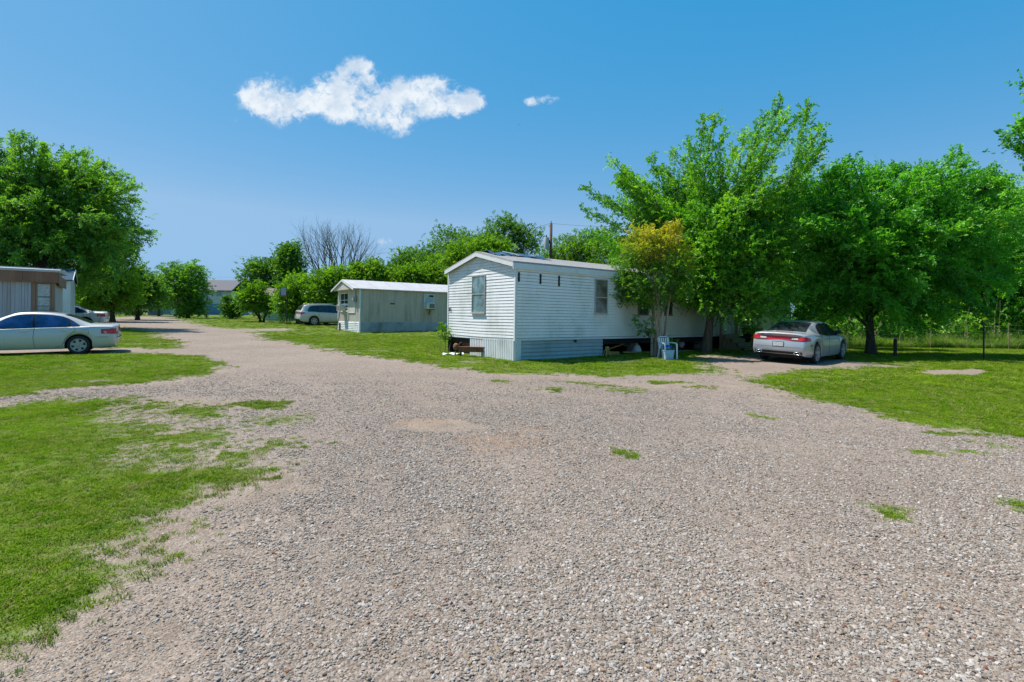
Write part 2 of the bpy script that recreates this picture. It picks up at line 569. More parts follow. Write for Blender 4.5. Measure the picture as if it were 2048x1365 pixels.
M['ac_beige'] = plain('air_conditioner_case', (0.60, 0.58, 0.52), 0.55, dirt=(0.25, 0.2, 0.15))
M['ac_grille'] = plain('air_conditioner_grille', (0.16, 0.15, 0.14), 0.7)
M['tarp'] = plain('blue_tarp', (0.035, 0.085, 0.15), 0.45, vary=0.6, scale=5, dirt=(0.20, 0.25, 0.30), dirt_amt=0.7)
M['plastic_white'] = plain('white_plastic', (0.74, 0.77, 0.80), 0.35, vary=0.05)
M['plastic_blue'] = plain('blue_plastic', (0.015, 0.10, 0.38), 0.45)
M['plastic_pale'] = plain('pale_blue_plastic', (0.33, 0.55, 0.68), 0.45)
M['cart_green'] = plain('dark_green_plastic', (0.018, 0.028, 0.022), 0.5)
M['cloth_white'] = plain('white_cloth', (0.70, 0.70, 0.68), 0.85, vary=0.12)
M['bark'] = bark_mat('elm_bark', (0.055, 0.04, 0.03), (0.17, 0.135, 0.10))
M['bark_pale'] = bark_mat('myrtle_bark', (0.28, 0.19, 0.13), (0.48, 0.35, 0.25))
M['bark_dark'] = bark_mat('dark_bark', (0.03, 0.023, 0.018), (0.10, 0.08, 0.06))
M['twig_grey'] = bark_mat('dead_twigs', (0.11, 0.095, 0.09), (0.23, 0.20, 0.19))
M['silver_paint'] = carpaint('silver_paint', (0.46, 0.49, 0.52), 0.4, 0.24)
M['champagne_paint'] = carpaint('champagne_paint', (0.50, 0.50, 0.49), 0.25, 0.26)
M['pearl_paint'] = carpaint('pearl_silver_paint', (0.50, 0.50, 0.49), 0.25, 0.28)
M['white_paint'] = carpaint('white_car_paint', (0.70, 0.70, 0.70), 0.0, 0.35)
M['car_glass_blue'] = window_glass('sky_and_tint_blue_glass', (0.005, 0.028, 0.10), 0.04)  # blue base colour holds the sky's reflection as well as the tint
M['car_glass'] = window_glass('dark_car_glass', (0.012, 0.015, 0.017), 0.03)
M['rim'] = plain('alloy_rim', (0.36, 0.36, 0.36), 0.4, 0.5)
M['chrome'] = plain('chrome', (0.65, 0.65, 0.66), 0.2, 0.9)
M['lamp_red'] = plain('red_lamp', (0.50, 0.015, 0.02), 0.2, spec=0.6)
M['lamp_clear'] = plain('clear_lamp', (0.62, 0.60, 0.58), 0.2, spec=0.6)
M['plate'] = plain('number_plate', (0.40, 0.42, 0.42), 0.5, vary=0.3, scale=20)
M['blue_wall'] = siding_mat('blue_wall', (0.12, 0.27, 0.40), (0.09, 0.20, 0.29), 0.5)
M['pale_wall'] = siding_mat('pale_wall', (0.50, 0.54, 0.53), (0.40, 0.42, 0.40), 0.5)
M['roof_brown'] = plain('brown_shingles', (0.19, 0.145, 0.135), 0.9, vary=0.2, scale=8)
M['roof_grey'] = plain('grey_shingles', (0.13, 0.125, 0.14), 0.9, vary=0.2, scale=8)
M['roof_blue'] = plain('blue_metal_roof', (0.03, 0.075, 0.12), 0.85, vary=0.3, spec=0.15)
M['cream'] = siding_mat('cream_panel', (0.52, 0.50, 0.38), (0.30, 0.30, 0.24), 0.5)
M['dumpster'] = plain('dumpster_paint', (0.08, 0.14, 0.20), 0.7, dirt=(0.16, 0.12, 0.10))
M['firewood'] = plain('cut_wood', (0.30, 0.20, 0.14), 0.9, vary=0.4, scale=5)

# foliage
M['leaf_elm'] = leaf_mat('elm_leaves', (0.050, 0.180, 0.016), (0.15, 0.42, 0.028), (0.35, 0.64, 0.038))
M['leaf_deep'] = leaf_mat('deep_green_leaves', (0.040, 0.190, 0.024), (0.125, 0.44, 0.038), (0.29, 0.64, 0.048))
M['leaf_olive'] = leaf_mat('olive_leaves', (0.058, 0.175, 0.026), (0.155, 0.36, 0.040), (0.29, 0.53, 0.048))
M['leaf_lime'] = leaf_mat('lime_leaves', (0.065, 0.175, 0.012), (0.165, 0.345, 0.016), (0.29, 0.50, 0.024))
M['leaf_far'] = leaf_mat('far_leaves', (0.045, 0.145, 0.024), (0.11, 0.26, 0.030), (0.19, 0.37, 0.036))
M['leaf_myrtle'] = leaf_mat('myrtle_leaves', (0.060, 0.175, 0.018), (0.145, 0.33, 0.026), (0.27, 0.49, 0.032), (0.95, 0.66, 0.06))
M['grass_blade'] = instance_mat('grass_blades', [(0.0, (0.058, 0.135, 0.010)), (0.3, (0.115, 0.225, 0.011)), (0.65, (0.19, 0.315, 0.015)), (0.80, (0.26, 0.36, 0.024)), (0.90, (0.33, 0.32, 0.09)), (1.0, (0.42, 0.35, 0.18))], 0.35)
M['weed_blade'] = instance_mat('tall_weeds', [(0.0, (0.08, 0.20, 0.02)), (0.5, (0.15, 0.30, 0.03)), (0.8, (0.23, 0.36, 0.06)), (1.0, (0.42, 0.36, 0.18))], 0.3)
M['stone'] = instance_mat('gravel_stones', [(0.0, (0.20, 0.17, 0.14)), (0.10, (0.32, 0.28, 0.24)), (0.35, (0.44, 0.385, 0.335)), (0.55, (0.50, 0.44, 0.385)), (0.72, (0.50, 0.475, 0.45)), (0.90, (0.74, 0.70, 0.66)), (0.93, (0.46, 0.32, 0.20)), (0.97, (0.40, 0.32, 0.23)), (0.988, (0.30, 0.12, 0.075)), (1.0, (0.20, 0.18, 0.17))], 0.0, 0.8)


# ------------------------------------------------------------------ mesh building
class MB:
    def __init__(self):
        self.v = []
        self.f = []

    def add(self, verts, faces):
        o = len(self.v)
        self.v.extend([tuple(p) for p in verts])
        self.f.extend([tuple(i + o for i in fc) for fc in faces])
        return self

    def box(self, x0, x1, y0, y1, z0, z1, mat=None):
        vs = [(x0, y0, z0), (x1, y0, z0), (x1, y1, z0), (x0, y1, z0), (x0, y0, z1), (x1, y0, z1), (x1, y1, z1), (x0, y1, z1)]
        if mat is not None:
            vs = [mat @ Vector(p) for p in vs]
        return self.add(vs, [(0, 3, 2, 1), (4, 5, 6, 7), (0, 1, 5, 4), (1, 2, 6, 5), (2, 3, 7, 6), (3, 0, 4, 7)])

    def bar(self, a, b, w, h, up=(0, 0, 1)):
        a, b = Vector(a), Vector(b)
        d = (b - a).normalized()
        s = d.cross(Vector(up))
        if s.length < 1e-4:
            s = d.cross(Vector((1, 0, 0)))
        s.normalize()
        n = s.cross(d)
        vs = []
        for p in (a, b):
            for (i, j) in ((-1, -1), (1, -1), (1, 1), (-1, 1)):
                vs.append(p + s * (w / 2 * i) + n * (h / 2 * j))
        return self.add(vs, [(0, 3, 2, 1), (4, 5, 6, 7), (0, 1, 5, 4), (1, 2, 6, 5), (2, 3, 7, 6), (3, 0, 4, 7)])

    def tube(self, pts, radii, n=8, cap=True):
        pts = [Vector(p) for p in pts]
        if not hasattr(radii, '__len__'):
            radii = [radii] * len(pts)
        ref = Vector((0.3, 0.9, 0.2)).normalized()
        rings = []
        for i, p in enumerate(pts):
            a = pts[max(i - 1, 0)]
            b = pts[min(i + 1, len(pts) - 1)]
            d = (b - a)
            if d.length < 1e-6:
                d = Vector((0, 0, 1))
            d.normalize()
            s = d.cross(ref)
            if s.length < 0.05:
                s = d.cross(Vector((1, 0, 0)))
            s.normalize()
            t = d.cross(s)
            rings.append([p + (s * math.cos(2 * math.pi * k / n) + t * math.sin(2 * math.pi * k / n)) * radii[i] for k in range(n)])
        vs = [q for r in rings for q in r]
        fs = []
        for i in range(len(pts) - 1):
            for k in range(n):
                k2 = (k + 1) % n
                fs.append((i * n + k, i * n + k2, (i + 1) * n + k2, (i + 1) * n + k))
        if cap:
            fs.append(tuple(range(n - 1, -1, -1)))
            fs.append(tuple((len(pts) - 1) * n + k for k in range(n)))
        return self.add(vs, fs)

    def lathe(self, prof, n=20, axis='y', center=(0, 0, 0)):
        """profile of (radius, along)"""
        vs, fs = [], []
        m = len(prof)
        for k in range(n):
            a = 2 * math.pi * k / n
            for (r, h) in prof:
                if axis == 'y':
                    p = (r * math.cos(a), h, r * math.sin(a))
                elif axis == 'z':
                    p = (r * math.cos(a), r * math.sin(a), h)
                else:
                    p = (h, r * math.cos(a), r * math.sin(a))
                vs.append((p[0] + center[0], p[1] + center[1], p[2] + center[2]))
        for k in range(n):
            k2 = (k + 1) % n
            for j in range(m - 1):
                fs.append((k * m + j, k * m + j + 1, k2 * m + j + 1, k2 * m + j))
        return self.add(vs, fs)

    def prism(self, poly, d0, d1, axis='y'):
        """polygon of (a, b) pushed along axis from d0 to d1"""
        def P(a, b, d):
            return (a, d, b) if axis == 'y' else ((d, a, b) if axis == 'x' else (a, b, d))
        n = len(poly)
        vs = [P(a, b, d0) for a, b in poly] + [P(a, b, d1) for a, b in poly]
        fs = [tuple(range(n)), tuple(range(2 * n - 1, n - 1, -1))]
        for i in range(n):
            j = (i + 1) % n
            fs.append((i, i + n, j + n, j))
        return self.add(vs, fs)

    def grid(self, fn, nu, nv):
        vs = [fn(i / nu, j / nv) for j in range(nv + 1) for i in range(nu + 1)]
        fs = [(j * (nu + 1) + i, j * (nu + 1) + i + 1, (j + 1) * (nu + 1) + i + 1, (j + 1) * (nu + 1) + i) for j in range(nv) for i in range(nu)]
        return self.add(vs, fs)

    def build(self, name, mat, parent=None, smooth=False, label=None):
        me = bpy.data.meshes.new(name)
        me.from_pydata(self.v, [], self.f)
        me.validate()
        me.materials.append(M[mat] if isinstance(mat, str) else mat)
        if smooth:
            me.polygons.foreach_set('use_smooth', [True] * len(me.polygons))
            if smooth == 'auto':
                try:
                    me.set_sharp_from_angle(angle=math.radians(38))
                except Exception:
                    pass
        me.update()
        o = bpy.data.objects.new(name, me)
        col.objects.link(o)
        if parent is not None:
            o.parent = parent
        if label:
            o['label'] = label
        return o


def tag(o, label, cat=None, group=None, kind=None):
    o['label'] = label
    if cat:
        o['category'] = cat
    if group:
        o['group'] = group
    if kind:
        o['kind'] = kind
    return o


def thing(name, label, cat, loc=(0, 0, 0), rz=0.0, group=None):
    o = bpy.data.objects.new(name, None)
    o.empty_display_size = 0.2
    col.objects.link(o)
    o.location = loc
    o.rotation_euler = (0, 0, rz)
    return tag(o, label, cat, group)


def copy_tree(o, parent=None):
    c = o.copy()
    col.objects.link(c)
    c.parent = parent
    for ch in o.children:
        copy_tree(ch, c)
    return c


def np_mesh(name, verts, quads, mat, parent=None, attrs=None, smooth=False):
    me = bpy.data.meshes.new(name)
    nv, nf = len(verts), len(quads)
    k = quads.shape[1]
    me.vertices.add(nv)
    me.vertices.foreach_set('co', np.ascontiguousarray(verts, np.float32).ravel())
    me.loops.add(nf * k)
    me.loops.foreach_set('vertex_index', np.ascontiguousarray(quads, np.int32).ravel())
    me.polygons.add(nf)
    me.polygons.foreach_set('loop_start', np.arange(0, nf * k, k, dtype=np.int32))
    if smooth:
        me.polygons.foreach_set('use_smooth', np.ones(nf, bool))
    me.update(calc_edges=True)
    for an, (dom, arr) in (attrs or {}).items():
        a = me.attributes.new(an, 'FLOAT', dom)
        a.data.foreach_set('value', np.ascontiguousarray(arr, np.float32))
    me.materials.append(M[mat])
    o = bpy.data.objects.new(name, me)
    col.objects.link(o)
    if parent is not None:
        o.parent = parent
    return o


# ------------------------------------------------------------------ the ground: lawns and the gravel road
ROAD_PX = [(0, 1305), (102, 1243), (155, 1208), (190, 1172), (284, 1128), (337, 1079), (310, 1039), (381, 1008), (443, 977), (501, 962), (470, 938),
           (532, 915), (588, 893), (560, 880), (480, 893), (443, 882), (482, 866), (410, 852), (330, 866), (350, 850), (430, 834), (468, 818), (390, 813), (319, 804),
           (213, 796), (120, 799), (0, 811), (-900, 818), (-900, 801), (0, 792), (111, 779), (310, 763), (425, 742), (434, 728), (400, 712),
           (240, 707), (-900, 709), (-900, 697), (240, 697), (340, 696), (352, 684), (300, 664), (240, 655), (190, 651), (150, 645), (190, 640),
           (235, 635), (300, 632), (345, 634.5), (365, 643), (420, 654), (480, 659), (575, 657), (580, 661), (492, 664), (540, 679), (640, 697),
           (760, 716), (850, 728), (985, 746), (1100, 750), (1200, 753), (1330, 751), (1420, 747), (1470, 742), (1430, 731), (1370, 722), (1440, 713),
           (1560, 707), (1700, 720), (1790, 733), (1700, 738), (1620, 741), (1530, 752), (1480, 762), (1555, 770), (1575, 786), (1660, 802), (1770, 832),
           (1880, 853), (2048, 876), (2400, 915)]
ROAD = np.array([gp(*p) for p in ROAD_PX] + [(40, 7.0), (40, -30), (-4.5, -30), (-3.4, 0.5)])
PATCH = np.array([gp(*p) for p in [(1838, 744), (1880, 739), (1950, 740), (1975, 744), (1930, 751), (1870, 752)]])
SPOTS = [(1765, 1026, .28, .10), (1790, 1040, .18, .07), (2020, 1012, .25, .08), (2030, 1028, .22, .06), (1255, 910, .16, .12), (1260, 915, .1, .1), (1000, 763, .25, .2), (1095, 778, .5, .25), (1165, 766, .6, .25),
         (1245, 780, .7, .3), (1215, 771, .5, .2), (520, 813, .5, .3), (575, 838, .35, .25), (560, 815, .2, .2), (535, 845, .22, .2), (495, 855, .25, .2), (505, 838, .25, .2),
         (590, 930, .15, .1), (545, 945, .12, .1), (1860, 910, .22, .10), (1990, 895, .3, .16), (1950, 907, .16, .1), (1525, 835, .2, .15), (1400, 775, .4, .2), (1325, 765, .5, .2), (240, 1065, .25, .1),
         (1900, 870, .4, .12), (1500, 752, .8, .2), (1745, 818, .4, .12)]
SPOTS = [(*gp(a, b), c, d) for a, b, c, d in SPOTS]
DIRTS = [(885, 852, .75, .55, 1.0), (560, 978, .5, .2, 1.0), (900, 1050, .35, .3, .5), (330, 868, .5, .3, .9), (700, 760, 3.0, .7, .35), (1420, 772, 2.6, .6, 1.0), (1600, 800, 1.6, .5, .8),
         (300, 1150, .8, .5, .6), (800, 1180, .5, .5, .45), (250, 1290, .6, .4, .8), (480, 1230, .5, .5, .5), (1750, 850, 1.0, .35, .6), (1900, 745, 1.5, .6, .9), (1560, 765, 1.6, .4, .9), (100, 1330, .4, .2, .6),
         (1640, 900, .9, .4, .45), (1330, 1000, .7, .3, .3), (900, 740, 5.0, .5, .3), (1580, 745, 3.0, 1.0, .4)]
DIRTS = [(*gp(a, b), c, d, e) for a, b, c, d, e in DIRTS]
RUSTS = [(1000, 880, .9, .55, 1.0), (960, 905, .5, .25, .8), (850, 845, .8, .5, .6), (1090, 895, .6, .3, .6), (1060, 860, .7, .3, .6), (420, 1060, .4, .2, .35), (1550, 770, 2.0, .4, .4)]
RUSTS = [(*gp(a, b), c, d, e) for a, b, c, d, e in RUSTS]


def poly_sd(X, Y, poly):
    """signed distance, negative inside"""
    X = np.asarray(X, float)
    Y = np.asarray(Y, float)
    d2 = np.full(X.shape, 1e18)
    inside = np.zeros(X.shape, bool)
    n = len(poly)
    for i in range(n):
        ax, ay = poly[i]
        bx_, by_ = poly[(i + 1) % n]
        ex, ey = bx_ - ax, by_ - ay
        t = np.clip(((X - ax) * ex + (Y - ay) * ey) / (ex * ex + ey * ey + 1e-12), 0, 1)
        d2 = np.minimum(d2, (X - ax - t * ex) ** 2 + (Y - ay - t * ey) ** 2)
        c = ((ay > Y) != (by_ > Y)) & (X < (bx_ - ax) * (Y - ay) / (by_ - ay + 1e-12) + ax)
        inside ^= c
    d = np.sqrt(d2)
    return np.where(inside, -d, d)


TRACKS = [np.array([gp(*q) for q in [(1000, 1365), (960, 1150), (900, 980), (820, 870), (700, 770), (560, 712), (430, 672), (330, 645)]]),
          np.array([gp(*q) for q in [(1250, 1365), (1300, 1100), (1400, 940), (1500, 850), (1530, 790), (1500, 755), (1540, 738)]]),
          np.array([gp(*q) for q in [(2048, 1010), (1700, 900), (1300, 820), (900, 775), (600, 725)]])]


def line_sd(X, Y, pl):
    d2 = np.full(np.shape(X), 1e18)
    for (ax, ay), (bx_, by_) in zip(pl[:-1], pl[1:]):
        ex, ey = bx_ - ax, by_ - ay
        t = np.clip(((X - ax) * ex + (Y - ay) * ey) / (ex * ex + ey * ey), 0, 1)
        d2 = np.minimum(d2, (X - ax - t * ex) ** 2 + (Y - ay - t * ey) ** 2)
    return np.sqrt(d2)


SPARSE = [(*gp(450, 850), 2.2, 1.3), (*gp(430, 905), 1.3, .8), (*gp(300, 1090), .7, .4)]


def masks(X, Y):
    X = np.asarray(X, float)
    Y = np.asarray(Y, float)
    D = np.hypot(X, Y)
    sd_road = poly_sd(X, Y, ROAD)
    wob = np.clip(0.14 + 0.016 * D, 0.15, 0.5)
    sdn = sd_road + wob * (fbm(X, Y, 1.6, 4, 3) * 1.3 + fbm(X, Y, 7.0, 3, 4) * 0.9)
    soft = 0.32 + 0.010 * D
    grass = smoothstep(-soft, soft, sdn)
    for (cx, cy, rx, ry) in SPOTS:
        r = np.hypot((X - cx) / (rx * 1.0), (Y - cy) / (ry * 1.6)) + 0.9 * fbm(X, Y, 5.0, 3, 21)
        grass = np.maximum(grass, 0.55 * (1 - smoothstep(0.3, 1.15, r)))
    pd = poly_sd(X, Y, PATCH) + 0.3 * fbm(X, Y, 2.0, 3, 8)
    grass = grass * smoothstep(-0.1, 0.25, pd)
    # worn, thin places in the lawns
    thin = smoothstep(0.05, 0.5, fbm(X, Y, 0.8, 4, 31)) * (1 - smoothstep(0.3, 3.0, sd_road)) * 1.3
    shade_yard = (1 - smoothstep(0.6, 2.6, np.abs((X - 6.5) * -0.603 + (Y - 20.6) * 0.798))) * smoothstep(1.0, 4.0, X) * (1 - smoothstep(12, 15, X))
    grass = grass * (1 - 0.55 * thin) * (1 - 0.6 * shade_yard * smoothstep(-0.25, 0.25, fbm(X, Y, 1.3, 3, 77)))
    for (cx, cy, rx, ry) in SPARSE:
        r = np.hypot((X - cx) / rx, (Y - cy) / ry)
        grass = grass * (1 - 0.55 * (1 - smoothstep(0.5, 1.2, r)) * smoothstep(-0.35, 0.25, fbm(X, Y, 2.2, 3, 83)))
    dirt = 0.95 * (1 - smoothstep(0.0, 0.75, np.abs(sd_road + 0.25))) * smoothstep(-0.5, 0.3, fbm(X, Y, 0.9, 3, 12)) * (Y < 30)
    dirt = np.maximum(dirt, 0.72 * (1 - smoothstep(0.2, 1.3, -sd_road)) * (sd_road < 0.4) * smoothstep(-0.7, 0.15, fbm(X, Y, 1.2, 4, 14)) * (1 - smoothstep(4, 9, Y)) * (X < 0))
    wobt = 0.25 * fbm(X, Y, 0.5, 2, 71)
    for pl in TRACKS:
        dl = line_sd(X, Y, pl)
        dirt = np.maximum(dirt, 0.4 * (1 - smoothstep(0.10, 0.48, np.abs(dl + wobt - 0.78))) * smoothstep(-0.55, 0.25, fbm(X, Y, 1.1, 4, 72)))
    for (cx, cy, rx, ry, a) in DIRTS:
        r = np.hypot((X - cx) / rx, (Y - cy) / ry) + 0.5 * fbm(X, Y, 2.4, 3, 41)
        dirt = np.maximum(dirt, a * (1 - smoothstep(0.4, 1.2, r)))
    dirt = np.maximum(dirt, 0.42 * smoothstep(0.1, 0.6, fbm(X, Y, 0.55, 4, 61)))
    dirt = np.maximum(dirt, 0.8 * shade_yard)
    rust = np.zeros(X.shape)
    for (cx, cy, rx, ry, a) in RUSTS:
        r = np.hypot((X - cx) / rx, (Y - cy) / ry) + 0.6 * fbm(X, Y, 2.4, 3, 51)
        rust = np.maximum(rust, a * (1 - smoothstep(0.3, 1.2, r)))
    return grass, np.clip(dirt, 0, 1), rust, sd_road


def axis_lines(lo, hi, step, far_lo, far_hi, grow=1.16):
    mid = list(np.arange(lo, hi, step))
    up, s = [hi], step
    while up[-1] < far_hi:
        s *= grow
        up.append(up[-1] + s)
    dn, s = [], step
    p = lo
    while p > far_lo:
        s *= grow
        p -= s
        dn.append(p)
    return np.array(dn[::-1] + mid + up)


def build_ground():
    xs = axis_lines(-13, 16, 0.13, -1500, 1500)
    ys = axis_lines(1.4, 24, 0.11, -60, 2500, 1.06)
    XX, YY = np.meshgrid(xs, ys)
    gr, di, ru, sdr = masks(XX, YY)
    ZZ = gz(XX, YY) + 0.012 * gr * (1 - smoothstep(20, 40, YY)) - 0.012 * di * (1 - gr) * (1 - smoothstep(20, 40, YY))
    V = np.stack([XX, YY, ZZ], -1).reshape(-1, 3)
    ny, nx = XX.shape
    idx = np.arange(ny * nx).reshape(ny, nx)
    Q = np.stack([idx[:-1, :-1], idx[:-1, 1:], idx[1:, 1:], idx[1:, :-1]], -1).reshape(-1, 4)
    sdf = sdr.reshape(-1)[Q].mean(1)
    A = {'grass': gr.reshape(-1), 'dirt': di.reshape(-1), 'rust': ru.reshape(-1)}

    def part(name, sel):
        q = Q[sel]
        used, inv = np.unique(q.reshape(-1), return_inverse=True)
        return np_mesh(name, V[used], inv.reshape(-1, 4), 'ground', attrs={k: ('POINT', a[used]) for k, a in A.items()}, smooth=True)
    g = part('ground', sdf > 0)
    tag(g, 'green lawns and dirt yards beside the gravel road', kind='structure')
    r = part('gravel_road', sdf <= 0)
    tag(r, 'pale gravel road winding between the lawns to the far trees', kind='structure')


build_ground()


# ------------------------------------------------------------------ scattered stuff: stones, grass
def proto_collection(name, meshes):
    c = bpy.data.collections.new(name)
    for i, me in enumerate(meshes):
        o = bpy.data.objects.new('%s_%02d' % (name, i), me)
        c.objects.link(o)
    return c


def scatter(name, P, R, S, I, coll, label):
    me = bpy.data.meshes.new(name)
    n = len(P)
    me.vertices.add(n)
    me.vertices.foreach_set('co', np.ascontiguousarray(P, np.float32).ravel())
    a = me.attributes.new('rot', 'FLOAT_VECTOR', 'POINT')
    a.data.foreach_set('vector', np.ascontiguousarray(R, np.float32).ravel())
    a = me.attributes.new('scl', 'FLOAT_VECTOR', 'POINT')
    a.data.foreach_set('vector', np.ascontiguousarray(S, np.float32).ravel())
    a = me.attributes.new('pick', 'INT', 'POINT')
    a.data.foreach_set('value', np.ascontiguousarray(I, np.int32))
    o = bpy.data.objects.new(name, me)
    col.objects.link(o)
    tag(o, label, kind='stuff')
    g = bpy.data.node_groups.new(name + '_scatter', 'GeometryNodeTree')
    g.interface.new_socket('Geometry', in_out='INPUT', socket_type='NodeSocketGeometry')
    g.interface.new_socket('Geometry', in_out='OUTPUT', socket_type='NodeSocketGeometry')
    gi = g.nodes.new('NodeGroupInput')
    go = g.nodes.new('NodeGroupOutput')
    ci = g.nodes.new('GeometryNodeCollectionInfo')
    ci.inputs['Collection'].default_value = coll
    ci.inputs['Separate Children'].default_value = True
    ci.inputs['Reset Children'].default_value = True
    ip = g.nodes.new('GeometryNodeInstanceOnPoints')
    ip.inputs['Pick Instance'].default_value = True
    for an, dt, sock in (('rot', 'FLOAT_VECTOR', 'Rotation'), ('scl', 'FLOAT_VECTOR', 'Scale'), ('pick', 'INT', 'Instance Index')):
        na = g.nodes.new('GeometryNodeInputNamedAttribute')
        na.data_type = dt
        na.inputs['Name'].default_value = an
        g.links.new(na.outputs['Attribute'], ip.inputs[sock])
    g.links.new(gi.outputs[0], ip.inputs['Points'])
    g.links.new(ci.outputs[0], ip.inputs['Instance'])
    g.links.new(ip.outputs[0], go.inputs[0])
    md = o.modifiers.new('scatter', 'NODES')
    md.node_group = g
    return o


def stone_mesh(seed):
    r = random.Random(seed)
    import bmesh
    bm = bmesh.new()
    bmesh.ops.create_icosphere(bm, subdivisions=1, radius=1.0)
    for v in bm.verts:
        k = 1 + r.uniform(-0.28, 0.22)
        v.co = Vector((v.co.x * k * 1.15, v.co.y * k * 0.85, v.co.z * k * 0.62))
    me = bpy.data.meshes.new('stone')
    bm.to_mesh(me)
    bm.free()
    me.materials.append(M['stone'])
    return me


def tuft_mesh(seed, blades, h, spread, width, mat, lean=0.5):
    r = random.Random(seed)
    vs, fs = [], []
    for b in range(blades):
        a = r.uniform(0, 2 * math.pi)
        d = spread * math.sqrt(r.random())
        bx_, by_ = d * math.cos(a), d * math.sin(a)
        hh = h * r.uniform(0.55, 1.15)
        la = r.uniform(0, 2 * math.pi)
        ln = hh * r.uniform(0.1, 1.0) * lean
        w = width * r.uniform(0.7, 1.3)
        sx, sy = -math.sin(la + 0.6) * w / 2, math.cos(la + 0.6) * w / 2
        mx, my = bx_ + math.cos(la) * ln * 0.35, by_ + math.sin(la) * ln * 0.35
        tx, ty = bx_ + math.cos(la) * ln, by_ + math.sin(la) * ln
        o = len(vs)
        vs += [(bx_ - sx, by_ - sy, -0.01), (bx_ + sx, by_ + sy, -0.01), (mx + sx * .8, my + sy * .8, hh * .6), (mx - sx * .8, my - sy * .8, hh * .6), (tx, ty, hh)]
        fs += [(o, o + 1, o + 2, o + 3), (o + 3, o + 2, o + 4)]
    me = bpy.data.meshes.new('tuft')
    me.from_pydata(vs, [], fs)
    me.materials.append(M[mat])
    return me


def frustum_points(n, y0, y1, xmax=1.06, power=1.0):
    """random points on the ground in view; density falls with distance"""
    u = RNG.random(n)
    Y = (y0 ** power + u * (y1 ** power - y0 ** power)) ** (1 / power)
    X = (RNG.random(n) * 2 - 1) * Y * xmax
    return X, Y


def build_gravel():
    coll = proto_collection('gravel_kinds', [stone_mesh(s) for s in range(7)])
    n = 760000
    X, Y = frustum_points(n, 1.9, 15.0, 1.05, 0.85)
    gr, di, ru, sdr = masks(X, Y)
    lump = 0.55 + 0.75 * fbm(X, Y, 1.1, 4, 91)
    keep = (sdr < 0.3) & (RNG.random(n) < (1 - 0.9 * gr) * (1 - 0.85 * di) * np.clip(lump + 0.2, 0.3, 1) * (1 - smoothstep(6.0, 15.0, Y)))
    X, Y, di = X[keep], Y[keep], di[keep]
    n = len(X)
    s = np.exp(RNG.normal(math.log(0.0052), 0.42, n)) * (1 + 0.03 * Y)
    big = RNG.random(n) < 0.01
    s[big] *= 1.8
    s = np.clip(s, 0.0028, 0.016)
    s *= 1 - 0.35 * di
    Z = gz(X, Y) + s * 0.22 - 0.012 * di
    R = np.stack([RNG.normal(0, 0.3, n), RNG.normal(0, 0.3, n), RNG.random(n) * 6.283], -1)
    S = np.stack([s, s, s * RNG.uniform(0.7, 1.2, n)], -1)
    scatter('gravel', np.stack([X, Y, Z], -1), R, S, RNG.integers(0, 7, n), coll, 'loose grey and tan gravel stones covering the road')


def build_grass():
    coll = proto_collection('lawn_kinds', [tuft_mesh(s, 26, 0.036, 0.06, 0.0055, 'grass_blade', 1.5) for s in range(6)])
    parts = []
    for (n, y0, y1, sc, pw) in ((170000, 1.9, 13.0, 1.0, 1.5), (110000, 12.0, 30.0, 1.9, 1.5), (26000, 29.0, 75.0, 3.0, 1.2)):
        X, Y = frustum_points(n, y0, y1, 1.08, pw)
        gr, di, ru, sdr = masks(X, Y)
        dens = np.clip(gr, 0, 1) * (0.75 + 0.6 * fbm(X, Y, 1.7, 3, 15))
        keep = RNG.random(n) < dens
        X, Y, gr, sdr = X[keep], Y[keep], gr[keep], sdr[keep]
        # no lawn under the homes
        lx = (X - 0.095) * 0.798 + (Y - 16.5) * 0.603
        ly = -(X - 0.095) * 0.603 + (Y - 16.5) * 0.798
        ok = ~((lx > 0) & (lx < 18.3) & (ly > 0) & (ly < 4.2))
        X, Y, gr, sdr = X[ok], Y[ok], gr[ok], sdr[ok]
        m = len(X)
        tall = 0.75 + 0.55 * smoothstep(-0.1, 0.5, fbm(X, Y, 0.6, 3, 19)) + 0.5 * smoothstep(0.0, 2.0, sdr) * (X > 2)
        s = sc * RNG.uniform(0.7, 1.25, m) * (0.55 + 0.5 * gr)
        S = np.stack([s, s, s * tall * (0.6 if sc > 1.5 else 0.9)], -1)
        R = np.stack([RNG.normal(0, 0.1, m), RNG.normal(0, 0.1, m), RNG.random(m) * 6.283], -1)
        parts.append((np.stack([X, Y, gz(X, Y)], -1), R, S))
    P, R, S = (np.concatenate([p[i] for p in parts]) for i in range(3))
    scatter('grass', P, R, S, RNG.integers(0, 6, len(P)), coll, 'short mown bright green grass growing on the lawns')


build_gravel()
build_grass()


# ------------------------------------------------------------------ homes
HA = math.atan2(0.603, 0.798)


def hipline(y, width, eave, ridge):
    return ridge - abs(y - width / 2) / (width / 2) * (ridge - eave)


def corrugated(x0, x1, z0, z1, pitch, depth, y=0.0, ztop=None, jag=0.0, seed=1):
    """vertical ribs in the xz plane facing -y"""
    mb = MB()
    r = random.Random(seed)
    n = int(round((x1 - x0) / pitch))
    vs, fs = [], []
    p = (x1 - x0) / n
    for i in range(n):
        for (fx, dd) in ((0.0, 0.0), (0.16, 0.0), (0.30, 1.0), (0.86, 1.0)):
            zb = z0 + (r.uniform(-jag, jag) if jag else 0)
            vs += [(x0 + (i + fx) * p, y - depth * dd, zb), (x0 + (i + fx) * p, y - depth * dd, z1)]
    vs += [(x1, y, z0), (x1, y, z1)]
    for i in range(n * 4):
        fs.append((2 * i, 2 * i + 2, 2 * i + 3, 2 * i + 1))
    return mb.add(vs, fs)


